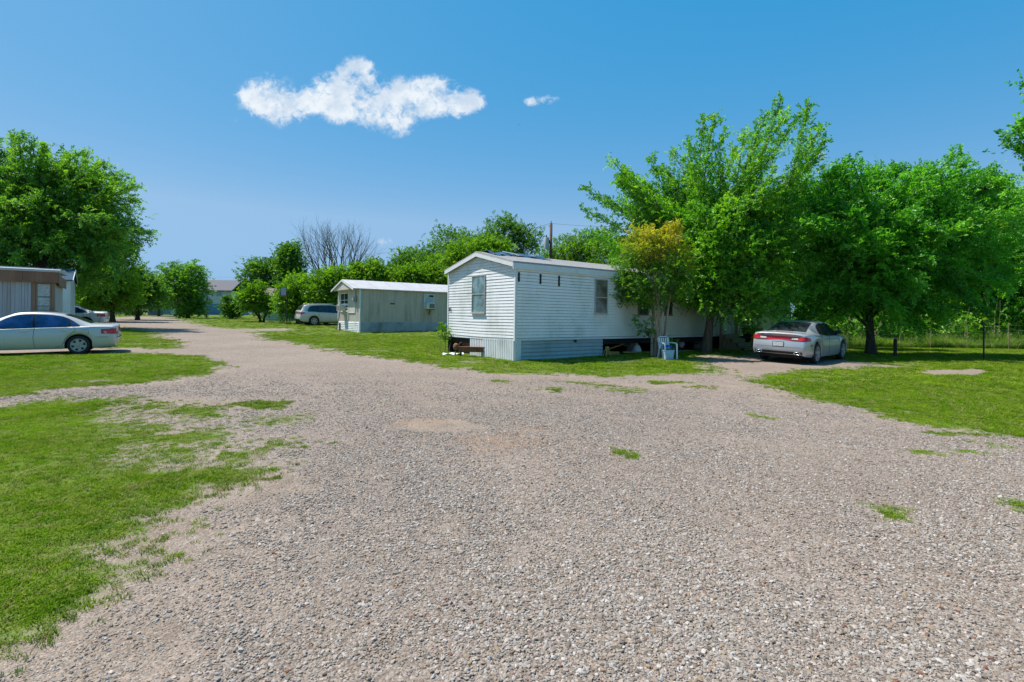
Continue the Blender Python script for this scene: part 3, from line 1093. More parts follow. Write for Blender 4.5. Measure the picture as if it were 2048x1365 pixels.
def rot_to_gable(mb):
    """turn a thing drawn in xz facing -y into the yz plane facing -x (x -> y)"""
    mb.v = [(y, x, z) for (x, y, z) in mb.v]
    mb.f = [tuple(reversed(f)) for f in mb.f]
    return mb


def window(parent, x0, x1, z0, z1, gable=False, frame='frame_bronze', glass='glass', split=0.5, vsplit=0, proud=0.035, fw=0.035, label=None, y=0.0):
    """window on the long wall (facing -y) or on the gable (facing -x): frame > sill, rail, panes"""
    fix = rot_to_gable if gable else (lambda m: m)
    fr = MB()
    fr.box(x0, x0 + fw, y - proud, y + 0.01, z0, z1)
    fr.box(x1 - fw, x1, y - proud, y + 0.01, z0, z1)
    fr.box(x0 + fw, x1 - fw, y - proud, y + 0.01, z1 - fw, z1)
    fr.box(x0 + fw, x1 - fw, y - proud, y + 0.01, z0, z0 + fw)
    f = fix(fr).build('window', frame, parent, label=label)
    zm = z0 + (z1 - z0) * split
    fix(MB().box(x0 + fw, x1 - fw, y - proud * 0.85, y - 0.018, zm - 0.018, zm + 0.018)).build('rail', frame, f)
    if vsplit:
        for k in range(1, vsplit + 1):
            xm = x0 + (x1 - x0) * k / (vsplit + 1)
            fix(MB().box(xm - 0.018, xm + 0.018, y - proud * 0.8, y - 0.018, z0 + fw, z1 - fw)).build('mullion', frame, f)
    fix(MB().box(x0 + fw, x1 - fw, y - 0.016, y - 0.010, z0 + fw, zm)).build('pane', glass, f)
    fix(MB().box(x0 + fw, x1 - fw, y - 0.022, y - 0.017, zm, z1 - fw)).build('pane', glass, f)
    fix(MB().box(x0 - 0.02, x1 + 0.02, y - proud - 0.025, y + 0.0, z0 - 0.03, z0)).build('sill', frame, f)
    return f


def white_home():
    z0 = float(gz0(0.095, 16.5))
    root = thing('mobile_home', 'white mobile home with lap siding, gable number 16 and open crawl space', 'mobile home', (0.095, 16.5, z0), HA)
    L, Wd = 18.3, 4.21
    bot, eave, ridge = 0.72, 3.13, 3.62
    slope = (ridge - eave) / (Wd / 2)
    # core shell just behind the boards
    core = MB()
    core.prism([(0.03, bot + 0.01), (Wd - 0.02, bot + 0.01), (Wd - 0.02, eave - 0.06), (Wd / 2, ridge - 0.07), (0.03, eave - 0.06)], 0.02, L - 0.02, 'x')
    core.build('wall', 'white_siding', root)
    ex = 0.1016
    gw = MB().box(-0.0, 0.018, 0.0, Wd, bot - 0.09, bot - 0.001).build('gable_wall', 'white_trim', root)
    lw = MB().box(0.02, L, 0.0, 0.018, bot - 0.075, bot - 0.001).build('long_wall', 'white_trim', root)
    brng = random.Random(21)
    nb = int((ridge - bot) / ex)
    for i in range(nb):
        za, zb = bot + i * ex, bot + (i + 1) * ex
        zt = zb
        if zt < eave - 0.1:
            ya, yb = 0.0, Wd
        else:
            half = (ridge - 0.07 - zt) / slope
            if half < 0.1:
                break
            ya, yb = max(0.0, Wd / 2 - half), min(Wd, Wd / 2 + half)
        b = MB()
        prof = [(0.017, za + 0.008), (-0.012, za + 0.008), (-0.010, za + 0.018), (0.001, zb), (0.017, zb)]
        bow = brng.uniform(-0.006, 0.006) - (0.016 if zb < 1.5 else 0.0)
        out = brng.uniform(-0.003, 0.004)
        vs, fs, ns = [], [], 10
        for q in range(ns + 1):
            yy = ya + 0.05 + (yb - ya - 0.10) * q / ns
            dz = bow * math.sin(math.pi * (Wd - yy) / Wd) ** 2 + brng.uniform(-0.0015, 0.0015)
            dx = -out * math.sin(math.pi * q / ns) ** 2 + brng.uniform(-0.001, 0.001)
            vs += [(a + (dx if a < 0.01 else 0), yy, z + dz) for a, z in prof]
        for q in range(ns):
            for e in range(4):
                fs.append((q * 5 + e, q * 5 + e + 1, (q + 1) * 5 + e + 1, (q + 1) * 5 + e))
        b.add(vs, fs)
        b.build('siding_board', 'white_siding', gw)
    nl = int((eave - 0.2 - bot) / ex) + 1
    for i in range(nl):
        za, zb = bot + i * ex, bot + (i + 1) * ex
        b = MB()
        b.prism([(0.0, za + 0.014), (-0.022, za + 0.014), (-0.020, za + 0.024), (-0.008, zb), (0.0, zb)], 0.06, L - 0.05, 'x')
        b.build('siding_board', 'long_siding', lw)
    # corner posts
    MB().box(-0.022, 0.055, -0.022, 0.045, bot - 0.08, eave - 0.03).build('corner_trim', 'white_trim', root)
    MB().box(-0.022, 0.045, Wd - 0.045, Wd + 0.022, bot - 0.08, eave - 0.03).build('corner_trim', 'white_trim', root)
    MB().box(L - 0.055, L + 0.022, -0.022, 0.045, bot - 0.08, eave - 0.03).build('corner_trim', 'white_trim', root)
    # roof
    ox, oy = 0.14, 0.05
    rf = MB()
    ze = eave - slope * oy
    th = 0.05
    rf.prism([(-oy, ze), (Wd / 2, ridge), (Wd + oy, ze), (Wd + oy, ze + th), (Wd / 2, ridge + th), (-oy, ze + th)], -ox, L + ox, 'x')
    roof = rf.build('roof', 'roof_shingle', root)
    # rake boards and side fascia
    for s in (0, 1):
        rk = MB()
        ya, yb = (-oy, Wd / 2 - 0.001) if s == 0 else (Wd + oy, Wd / 2 + 0.001)
        rk.prism([(ya, ze - 0.125), (yb, ridge - 0.125), (yb, ridge - 0.003), (ya, ze - 0.003)], -ox - 0.012, -ox + 0.02, 'x')
        rk.build('rake_board', 'white_trim', root)
    MB().box(-ox - 0.005, L + ox, -oy - 0.02, -oy + 0.01, ze - 0.19, ze - 0.003).build('fascia', 'white_trim', root)
    MB().box(-ox + 0.02, L + ox, -oy + 0.01, 0.0, ze - 0.19, ze - 0.17).build('soffit', 'white_trim', root)
    # shingle courses: low steps up the visible slope
    nc = 9
    for i in range(nc):
        f0, f1 = i / nc, (i + 1) / nc
        ya, yb = -oy + f0 * (Wd / 2 + oy), -oy + f1 * (Wd / 2 + oy)
        za, zb = ze + th + (ridge - ze) * f0, ze + th + (ridge - ze) * f1
        MB().prism([(ya, za + 0.002), (yb, zb + 0.002), (yb, zb + 0.005), (ya, za + 0.012)], -ox + 0.005, L + ox - 0.005, 'x').build('shingle_course', 'roof_shingle', roof)
    # windows
    window(root, 1.67, 2.49, 1.53, 2.84, True, 'frame_grey', 'glass_curtain', 0.5, y=-0.014)
    window(root, 3.57, 4.22, 1.56, 2.81, False, 'frame_grey', 'glass_tan', 0.47, y=-0.016)
    window(root, 5.96, 6.56, 1.56, 2.81, False, 'frame_bronze', 'glass', 0.47, y=-0.016)
    window(root, 7.60, 8.10, 1.56, 2.81, False, 'frame_bronze', 'glass', 0.47, y=-0.016)
    window(root, 14.6, 15.3, 1.56, 2.81, False, 'frame_bronze', 'glass', 0.47, y=-0.016)
    # door by the steps
    d = MB().box(11.65, 12.52, -0.038, 0.0, bot + 0.02, 2.74).build('door', 'white_trim', root)
    MB().box(12.40, 12.45, -0.06, -0.036, 1.62, 1.74).build('handle', 'dark', d)
    MB().box(11.80, 12.37, -0.046, -0.039, 1.95, 2.55).build('pane', 'glass', d)
    # dark awning straps under the eave
    for (xx, za, zb) in ((0.12, 2.53, 2.83), (1.02, 2.50, 2.83), (1.84, 2.46, 2.82)):
        sb = MB()
        sb.box(xx - 0.035, xx + 0.035, -0.03, -0.012, za, zb)
        sb.box(xx - 0.028, xx + 0.028, -0.045, -0.03, za + 0.02, za + 0.09)
        sb.box(xx - 0.028, xx + 0.028, -0.045, -0.03, zb - 0.09, zb - 0.02)
        sb.build('bracket', 'dark', root)
    # number 16
    cu = bpy.data.curves.new('house_number', 'FONT')
    cu.body = '16'
    cu.size = 0.19
    cu.extrude = 0.006
    cu.offset = 0.008
    cu.materials.append(M['dark'])
    tmp = bpy.data.objects.new('house_number_text', cu)
    tx = bpy.data.objects.new('house_number', bpy.data.meshes.new_from_object(tmp))
    bpy.data.objects.remove(tmp)
    col.objects.link(tx)
    tx.parent = root
    tx.matrix_local = Matrix(((0, 0, -1, -0.027), (-1, 0, 0, 4.13), (0, 1, 0, 1.60), (0, 0, 0, 1)))
    tx['label'] = 'black house number 16 on the white gable'
    # underside
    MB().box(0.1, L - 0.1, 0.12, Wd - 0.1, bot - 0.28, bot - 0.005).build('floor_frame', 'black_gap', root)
    # gable skirting: white corrugated sheets
    rot_to_gable(corrugated(0.02, 0.92, -0.04, bot - 0.04, 0.105, 0.034, 0.02, jag=0.03, seed=3)).build('skirting_panel', 'white_metal', root)
    a = rot_to_gable(corrugated(0.92, 1.78, -0.03, bot - 0.05, 0.105, 0.034, 0.03, jag=0.03, seed=4))
    a.build('skirting_panel', 'white_metal', root)
    a = rot_to_gable(corrugated(1.80, 2.66, 0.0, bot - 0.05, 0.11, 0.034, 0.045, jag=0.03, seed=5))
    a.build('skirting_panel', 'white_metal', root)
    # corner return on the long side and ribbed panels
    corrugated(0.0, 0.25, -0.04, bot - 0.06, 0.062, 0.02, 0.0, seed=6).build('skirting_panel', 'white_metal', root)
    prof = []
    z = -0.02
    k = 5
    hgt = (bot - 0.08 + 0.02) / k
    for i in range(k):
        za = -0.02 + i * hgt
        prof += [(0.05, za), (0.02, za + 0.02), (0.015, za + hgt * 0.55), (0.045, za + hgt * 0.85)]
    prof.append((0.05, bot - 0.08))
    for (xa, xb) in ((0.25, 1.55), (1.54, 2.85), (2.84, 4.08)):
        mb = MB()
        off = 0.006 * (1 if xa > 1 else 0) + (0.006 if xa > 2 else 0)
        n = len(prof)
        mb.add([(xa, p[0] + off, p[1]) for p in prof] + [(xb, p[0] + off, p[1]) for p in prof], [(i, i + n, i + n + 1, i + 1) for i in range(n - 1)])
        mb.build('skirting_panel', 'teal_metal', root)
    MB().box(2.62, 2.70, -0.03, 0.01, bot - 0.17, bot - 0.075).build('vent_cap', 'dark', root)
    # back and far skirting close the crawl space
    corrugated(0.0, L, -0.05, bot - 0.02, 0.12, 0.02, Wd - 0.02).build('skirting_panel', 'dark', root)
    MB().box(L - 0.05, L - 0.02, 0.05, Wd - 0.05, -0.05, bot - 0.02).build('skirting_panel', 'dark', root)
    # piers of blocks
    for (xx, yy) in ((0.5, 3.7), (4.4, 0.7), (6.6, 0.8), (8.9, 0.8), (11.2, 0.8), (13.6, 0.8), (4.4, 3.2), (8.9, 3.2)):
        pr = MB().box(xx - 0.2, xx + 0.2, yy - 0.1, yy + 0.1, -0.05, 0.005).build('pier', 'block', root)
        for q in range(2):
            MB().box(xx - 0.2, xx + 0.2, yy - 0.1, yy + 0.1, 0.01 + q * 0.21, 0.205 + q * 0.21).build('block', 'block', pr)
    # brick pier seen through the open end of the gable skirting
    bp = MB().box(0.28, 0.45, 2.72, 4.10, -0.06, bot - 0.1).build('brick_pier', 'black_gap', root)  # black slab behind the bricks also paints the dark void beside them
    for r in range(8):
        for c in range(6):
            y0 = 2.73 + c * 0.215 + (0.1 if r % 2 else 0)
            if y0 + 0.2 > 3.75:
                continue
            MB().box(0.262, 0.30, y0, y0 + 0.2, 0.02 + r * 0.072, 0.02 + r * 0.072 + 0.06).build('brick', 'brick', bp)
    # crumpled tarp on the ridge
    tg = MB()

    def tf(u, v):
        x = 0.15 + 2.5 * u
        y = Wd / 2 + 0.25 - v * (1.15 - 0.35 * math.sin(u * 3.0))
        z = hipline(y, Wd, eave, ridge) + th + 0.02
        z += 0.07 * abs(math.sin(u * 9 + v * 4)) * (0.3 + v * (1 - v) * 2.5) + 0.02 * math.sin(u * 31 + v * 17)
        return (x, y, z)
    tg.grid(tf, 26, 14)
    tp = tg.build('tarp', 'tarp', root, smooth=False, label='crumpled blue tarp over the ridge at the gable end')
    MB().bar((1.0, Wd / 2 - 0.05, ridge + 0.14), (1.25, Wd / 2 - 0.6, ridge + 0.0), 0.12, 0.03).build('torn_strip', 'plastic_white', tp)
    return root


white_home()


def grey_home():
    p = on_ground(719.5, 33.3)
    root = thing('mobile_home', 'tan grey ribbed metal mobile home with white roof and window air conditioners', 'mobile home', p, HA)
    L, Wd = 16.0, 4.07
    zg = p.z
    bot, eave, ridge = 0.68, 2.80, 3.42
    c = MB()
    c.prism([(0.03, bot), (Wd - 0.03, bot), (Wd - 0.03, eave), (0.03, eave)], 0.03, L - 0.03, 'x')
    c.build('wall', 'tan_siding', root)
    corrugated(0.04, L, bot, eave - 0.02, 0.14, 0.014, 0.028).build('ribbed_wall', 'tan_siding', root)
    rot_to_gable(corrugated(0.04, Wd - 0.04, bot, 1.45, 0.2, 0.02, 0.028)).build('ribbed_wall', 'tan_light', root)
    MB().box(0.0, 0.028, 0.04, Wd - 0.04, 1.45, eave).build('gable_wall', 'tan_light', root)
    MB().box(-0.03, 0.06, -0.03, 0.06, 0, eave).build('corner_trim', 'white_trim', root)
    MB().box(-0.03, 0.06, Wd - 0.06, Wd + 0.03, 0, eave).build('corner_trim', 'white_trim', root)
    # skirting with horizontal laps
    for nm in range(2):
        mb = MB()
        prof = []
        k = 6
        for i in range(k):
            za = 0.0 + i * bot / k
            prof += [(-0.025, za + 0.012), (0.0, za + bot / k * 0.96), (0.03, za + bot / k * 0.97), (0.03, za + bot / k + 0.011)]
        n = len(prof)
        x1 = L if nm == 0 else Wd
        mb.add([(0.0, q[0], q[1]) for q in prof] + [(x1, q[0], q[1]) for q in prof], [(i, i + n, i + n + 1, i + 1) for i in range(n - 1)])
        if nm:
            rot_to_gable(mb)
        mb.build('skirting_panel', 'skirt_grey' if nm == 0 else 'white_metal', root)
    MB().box(-0.06, -0.02, 3.55, 3.75, 0.0, 0.55).build('skirting_gap', 'dark', root)
    # roof with a deep front pediment
    ox, oy = 0.5, 0.12
    sl = (ridge - eave) / (Wd / 2)
    rf = MB()
    ze = eave - sl * oy
    rf.prism([(-oy, ze), (Wd / 2, ridge), (Wd + oy, ze), (Wd + oy, ze + 0.06), (Wd / 2, ridge + 0.06), (-oy, ze + 0.06)], -ox, L + 0.2, 'x')
    rf.build('roof', 'roof_white', root)
    MB().prism([(0.0, eave - 0.02), (Wd, eave - 0.02), (Wd / 2, ridge - 0.05)], -ox + 0.06, 0.03, 'x').build('pediment', 'tan_light', root)
    for s in (0, 1):
        ya, yb = (-oy, Wd / 2) if s == 0 else (Wd + oy, Wd / 2)
        MB().prism([(ya, ze - 0.07), (yb, ridge - 0.07), (yb, ridge + 0.0), (ya, ze + 0.0)], -ox - 0.015, -ox + 0.02, 'x').build('rake_board', 'white_trim', root)
    for i in range(12):
        xx = -0.2 + i * 1.3
        MB().prism([(-oy, ze + 0.062), (Wd / 2 - 0.02, ridge + 0.062), (Wd / 2 - 0.02, ridge + 0.075), (-oy, ze + 0.075)], xx, xx + 0.04, 'x').build('roof_seam', 'roof_white', root)
    # gable window with a cooler in its foot, board in place of the cooler's shadow, meter and conduit
    window(root, 2.05, 3.60, 1.82, 2.62, True, 'white_trim', 'glass', 0.38, 1, fw=0.06)
    window(root, 2.05, 3.60, 1.36, 1.80, True, 'white_trim', 'glass', 0.5, 0, fw=0.06)
    ac = MB().box(-0.45, -0.02, 2.55, 3.10, 1.38, 1.80).build('air_conditioner', 'ac_beige', root)
    MB().box(-0.462, -0.451, 2.60, 3.05, 1.43, 1.75).build('grille', 'ac_grille', ac)
    MB().bar((-0.50, 2.95, 0.0), (-0.30, 2.85, 1.36), 0.10, 0.05).build('cooler_shadow_board', 'wood_old', root)  # the cooler's slanting shadow on the wall, built as a solid board
    pan = MB().box(-0.03, 0.0, 0.85, 2.05, 1.30, 2.76).build('patch_panel', 'tan_light', root)
    for (ya, yb, za, zb) in ((0.80, 0.85, 1.25, 2.78), (2.05, 2.10, 0.75, 2.78), (0.85, 2.05, 1.25, 1.30)):
        MB().box(-0.04, 0.0, ya, yb, za, zb).build('trim', 'white_trim', pan)
    mt = MB()
    mt.box(-0.16, -0.03, 0.52, 0.78, 1.95, 2.30)
    mt.build('meter_box', 'grey_paint', root)
    MB().lathe([(0.0, -0.27), (0.10, -0.25), (0.11, -0.16), (0.11, -0.14)], 14, 'x', (0, 0.65, 2.12)).build('meter', 'frame_grey', root)
    MB().tube([(-0.07, 0.65, 2.3), (-0.07, 0.65, 2.78)], 0.03, 8).build('conduit', 'grey_paint', root)
    MB().box(-0.04, -0.02, 3.74, 3.86, 1.72, 1.84).build('number_plaque', 'dark', root)
    # long wall: hood vent, window with lace and cooler
    vt = MB().box(1.98, 2.48, 0.0, 0.012, 1.70, 2.10).build('vent', 'tan_siding', root)
    MB().prism([(2.04, 1.93), (2.23, 2.03), (2.42, 1.93)], -0.08, 0.0, 'y').build('vent_hood', 'tan_siding', vt)
    MB().box(2.08, 2.38, -0.02, 0.0, 1.86, 1.93).build('vent_slot', 'black_gap', vt)
    w = window(root, 4.55, 5.35, 1.62, 2.62, False, 'white_trim', 'lace', 0.45, fw=0.05)
    MB().box(4.95, 5.28, -0.03, -0.025, 2.44, 2.56).build('torn_gap', 'black_gap', w)
    ac = MB().box(4.58, 5.20, -0.42, -0.04, 1.60, 2.00).build('air_conditioner', 'ac_beige', root)
    MB().box(4.76, 5.16, -0.432, -0.421, 1.65, 1.95).build('grille', 'ac_grille', ac)
    MB().bar((4.85, -0.35, 1.58), (4.95, -0.02, 1.22), 0.06, 0.06).build('bracket', 'rust', root)
    MB().bar((4.6, -0.40, 1.57), (5.2, -0.40, 1.57), 0.05, 0.06).build('bracket', 'rust', root)
    return root


grey_home()


def brown_home():
    # near end of the long pale wall; the home runs off to the left
    a = HA
    p = on_ground(109, 22.6)
    root = thing('mobile_home', 'pale weathered mobile home with deep brown fascia behind the parked white sedan', 'mobile home', p, a)
    L, Wd = 12.0, 3.7
    top = 1.52 + 84.5 * 22.6 / F - p.z
    fb = 1.52 + 56 * 22.6 / F - p.z
    # local x runs to the left end as negative values
    MB().box(-L, -0.02, 0.02, Wd, 0.5, top - 0.1).build('wall', 'mauve_siding', root)
    r = random.Random(5)
    x = -0.75
    while x > -L:
        w = r.choice((0.10, 0.14, 0.10, 0.20))
        MB().box(x - w, x - 0.012, -0.012, 0.02, 0.45, fb + 0.05).build('siding_board', 'mauve_siding', root)
        x -= w
    MB().box(-L, 0.0, 0.0, 0.03, 0.0, 0.45).build('skirting_panel', 'skirt_grey', root)
    MB().box(-0.74, -0.62, -0.03, 0.02, 0.4, fb + 0.02).build('corner_trim', 'brown_trim', root)
    MB().box(-0.10, 0.0, -0.03, 0.06, 0.4, fb + 0.02).build('corner_trim', 'brown_trim', root)
    wnd = window(root, -0.60, -0.11, 1.10, fb - 0.02, False, 'brown_trim', 'lace', 0.34, 0, fw=0.05)
    MB().box(-0.55, -0.16, -0.035, -0.028, 1.98, 2.01).build('rail', 'dark', wnd)
    MB().box(-0.6, 0.12, -0.28, -0.03, 1.30, 1.42).build('window_box', 'wood_old', root)
    MB().box(0.0, 0.02, 0.05, Wd, 0.4, fb).build('end_wall', 'mauve_siding', root)
    # mansard fascia in sheets
    fx = -L
    n = 0
    while fx < 0.15:
        e = min(fx + 1.22, 0.15)
        MB().box(fx + 0.004, e - 0.004, -0.16, -0.12, fb, top - 0.06).build('fascia_panel', 'brown_fascia', root)
        fx = e
        n += 1
    MB().prism([(-0.16, fb), (0.5, fb - 0.12), (0.5, top - 0.30), (-0.16, top - 0.06)], 0.12, 0.152, 'x').build('fascia_panel', 'brown_fascia', root)
    MB().prism([(0.5, fb - 0.12), (Wd + 0.1, fb - 0.12), (Wd + 0.1, top - 0.30), (0.5, top - 0.30)], 0.11, 0.148, 'x').build('fascia_panel', 'brown_fascia', root)
    MB().box(-L, 0.11, -0.119, 0.3, fb + 0.06, fb + 0.09).build('soffit', 'brown_trim', root)
    rf = MB()
    rf.prism([(-0.20, top - 0.07), (0.5, top + 0.0), (Wd + 0.1, top - 0.02), (Wd + 0.1, top - 0.1), (-0.20, top - 0.16)], -L, 0.17, 'x')
    rf.build('roof', 'roof_white', root)


brown_home()


def white_home_behind():
    a = HA
    p = on_ground(139.5, 29.5)
    root = thing('mobile_home', 'white mobile home with blue roof standing behind the brown trimmed one', 'mobile home', p, a)
    L, Wd, eave = 12.0, 4.0, 1.52 + 62 * 29.5 / F - p.z
    ridge = 1.52 + 82 * 31.0 / F - p.z
    MB().box(-L, -0.02, 0.02, Wd - 0.02, 0.1, eave).build('wall', 'white_siding', root)
    n = int((eave - 0.4) / 0.1016)
    for i in range(n):
        za, zb = 0.4 + i * 0.1016, 0.4 + (i + 1) * 0.1016
        MB().prism([(0.017, za), (-0.013, za), (0.004, zb), (0.017, zb)], -L, -0.06, 'x').build('siding_board', 'white_siding', root)
    MB().box(-0.06, 0.02, -0.02, 0.06, 0.1, eave).build('corner_trim', 'white_trim', root)
    MB().box(0.0, 0.02, 0.06, Wd, 0.1, eave).build('end_wall', 'white_trim', root)
    MB().prism([(0.0, eave), (Wd, eave), (Wd / 2, ridge - 0.05)], -0.04, 0.0, 'x').build('gable_wall', 'white_trim', root)
    MB().prism([(-0.15, eave - 0.04), (Wd / 2, ridge), (Wd + 0.15, eave - 0.04), (Wd + 0.15, eave + 0.02), (Wd / 2, ridge + 0.06), (-0.15, eave + 0.02)], -L, 0.12, 'x').build('roof', 'roof_blue', root)
    for s in (0, 1):
        ya = -0.16 if s == 0 else Wd + 0.16
        MB().prism([(ya, eave - 0.10), (Wd / 2, ridge - 0.06), (Wd / 2, ridge + 0.07), (ya, eave + 0.03)], 0.12, 0.15, 'x').build('rake_board', 'white_trim', root)


white_home_behind()


def blue_house():
    Y = 98.0
    p = on_ground(414, Y)
    s = Y / F
    root = thing('house', 'two storey house with blue lower wall and grey roof at the far end', 'house', p, math.radians(3))
    w = 8.6
    base = 0.0
    z1 = (628 - 608) * s + 0.2
    z2 = (628 - 582) * s + 0.2
    zr = (628 - 569.5) * s + 0.2
    MB().box(-w / 2, w / 2, 0, 7.5, -0.5, z1).build('lower_wall', 'blue_wall', root)
    MB().box(-w / 2, w / 2, -0.06, 7.6, z1, z2).build('upper_wall', 'pale_wall', root)
    for i in range(9):
        za = z1 + 0.02 + i * (z2 - z1) / 9
        MB().prism([(-0.062, za), (-0.09, za), (-0.07, za + (z2 - z1) / 9 - 0.02), (-0.062, za + (z2 - z1) / 9 - 0.02)], -w / 2, w / 2, 'x').build('siding_board', 'pale_wall', root)
    rf = MB().prism([(-0.5, z2 - 0.1), (3.7, zr + 0.9), (7.9, z2 - 0.1), (7.9, z2 + 0.1), (3.7, zr + 1.1), (-0.5, z2 + 0.1)], -w / 2 - 0.6, w / 2 + 0.4, 'x').build('roof', 'roof_grey', root)
    MB().box(0.8, 1.05, 1.0, 1.25, z2 + 0.4, z2 + 1.05).build('roof_vent', 'dark', rf)
    window(root, 1.7, 2.7, z1 + 1.5, z1 + 2.3, False, 'pale_wall', 'glass_curtain', 0.5, 1, y=-0.09)
    window(root, -1.0, -0.1, z1 + 1.6, z1 + 2.4, False, 'pale_wall', 'glass_curtain', 0.5, 1, y=-0.09)
    ac = MB()
    ac.box(0.0, 0.5, -0.55, -0.09, z1 + 0.55, z1 + 1.0)
    ac.build('wall_unit', 'dark', root)
    MB().bar((0.15, -0.5, z1 + 0.5), (0.45, -0.12, z1 + 0.25), 0.08, 0.08).build('bracket', 'dark', root)
    window(root, -3.2, -2.2, 0.7, 1.7, False, 'white_trim', 'glass', 0.5, 1)


blue_house()


def small_house():
    Y = 56.0
    p = on_ground(570, Y)
    root = thing('mobile_home', 'low grey mobile home with brown roof behind the small lime tree', 'mobile home', p, HA * 0.4)
    s = Y / F
    hgt = (640 - 592) * s
    MB().box(-2.2, 6.0, 0, 4, -0.2, hgt).build('wall', 'pale_wall', root)
    for i in range(24):
        x = -2.2 + i * 0.34
        MB().box(x + 0.01, x + 0.33, -0.02, 0.0, 0.0, hgt).build('siding_panel', 'pale_wall', root)
    MB().prism([(-0.3, hgt), (2, hgt + 0.9), (4.3, hgt), (4.3, hgt + 0.06), (2, hgt + 0.96), (-0.3, hgt + 0.06)], -2.5, 6.2, 'x').build('roof', 'roof_brown', root)
    window(root, 0.2, 1.1, 1.0, 2.0, False, 'white_trim', 'glass', 0.5)


small_house()


# ------------------------------------------------------------------ trees
def unit(a):
    return a / (np.linalg.norm(a, axis=-1, keepdims=True) + 1e-9)


def leaves(centers, outward, per, sigma, spray_len, m, size, rng, up=0.25, bright=None, flat=0.6):
    """sprays of leaves round clump centres -> verts, quads, tint"""
    C = np.repeat(centers, per, 0)
    O = np.repeat(outward, per, 0)
    cl = np.repeat(rng.normal(0, 0.2, len(centers)) if bright is None else bright, per)
    n = len(C)
    sg = np.repeat(np.broadcast_to(np.asarray(sigma, float), (len(centers),)), per)[:, None]
    base = C + rng.normal(0, 1, (n, 3)) * sg * np.array([1, 1, 0.75])
    d = unit(O * 0.7 + np.array([0, 0, up]) + rng.normal(0, 0.55, (n, 3)))
    pn = unit(np.array([0, 0, 1.0]) * flat + rng.normal(0, 0.5, (n, 3)))
    side = unit(np.cross(d, pn))
    pn = unit(np.cross(side, d))
    k = np.arange(m)
    s = (k + 0.5) / m
    sgn = np.where(k % 2 == 0, 1.0, -1.0)
    L = np.repeat(np.broadcast_to(np.asarray(spray_len, float), (len(centers),)), per)[:, None] * rng.uniform(0.6, 1.2, (n, 1))
    pos = base[:, None, :] + d[:, None, :] * (L * s[None, :])[..., None] - np.array([0, 0, 1.0]) * (0.25 * L * s[None, :] ** 2)[..., None]
    ax = unit(d[:, None, :] * 0.7 + side[:, None, :] * sgn[None, :, None] * 0.8 + rng.normal(0, 0.3, (n, m, 3)) - np.array([0, 0, 0.2]))
    nr = unit(pn[:, None, :] + rng.normal(0, 0.45, (n, m, 3)))
    wd = unit(np.cross(ax, nr))
    ls = size * rng.uniform(0.65, 1.3, (n, m, 1))
    p0 = pos
    p2 = pos + ax * ls
    pm = pos + ax * ls * 0.45
    nn = np.cross(wd, ax)
    p1 = pm + wd * ls * 0.32 + nn * ls * 0.08
    p3 = pm - wd * ls * 0.32 + nn * ls * 0.08
    V = np.stack([p0, p1, p2, p3], 2).reshape(-1, 3)
    nl = n * m
    Q = np.arange(nl * 4).reshape(nl, 4)
    tint = np.clip(0.45 + cl[:, None] + rng.normal(0, 0.16, (n, m)), 0, 1).reshape(-1)
    return V, Q, tint


def limb(mb, a, b, r0, r1, rng, wob=0.12, n=6, seg=7, sag=0.0, lift=0.0):
    a, b = Vector(a), Vector(b)
    L = (b - a).length
    pts, rad = [], []
    o1 = Vector(rng.normal(0, 1, 3)) * wob * L * 0.5
    o2 = Vector(rng.normal(0, 1, 3)) * wob * L * 0.35
    for i in range(seg + 1):
        t = i / seg
        p = a.lerp(b, t) + o1 * math.sin(math.pi * t) * 0.6 + o2 * math.sin(2 * math.pi * t) * 0.5
        p.z += lift * L * math.sin(math.pi * t)
        pts.append(p)
        rad.append(r0 + (r1 - r0) * t ** 0.8)
    mb.tube(pts, rad, n, cap=False)
    return pts


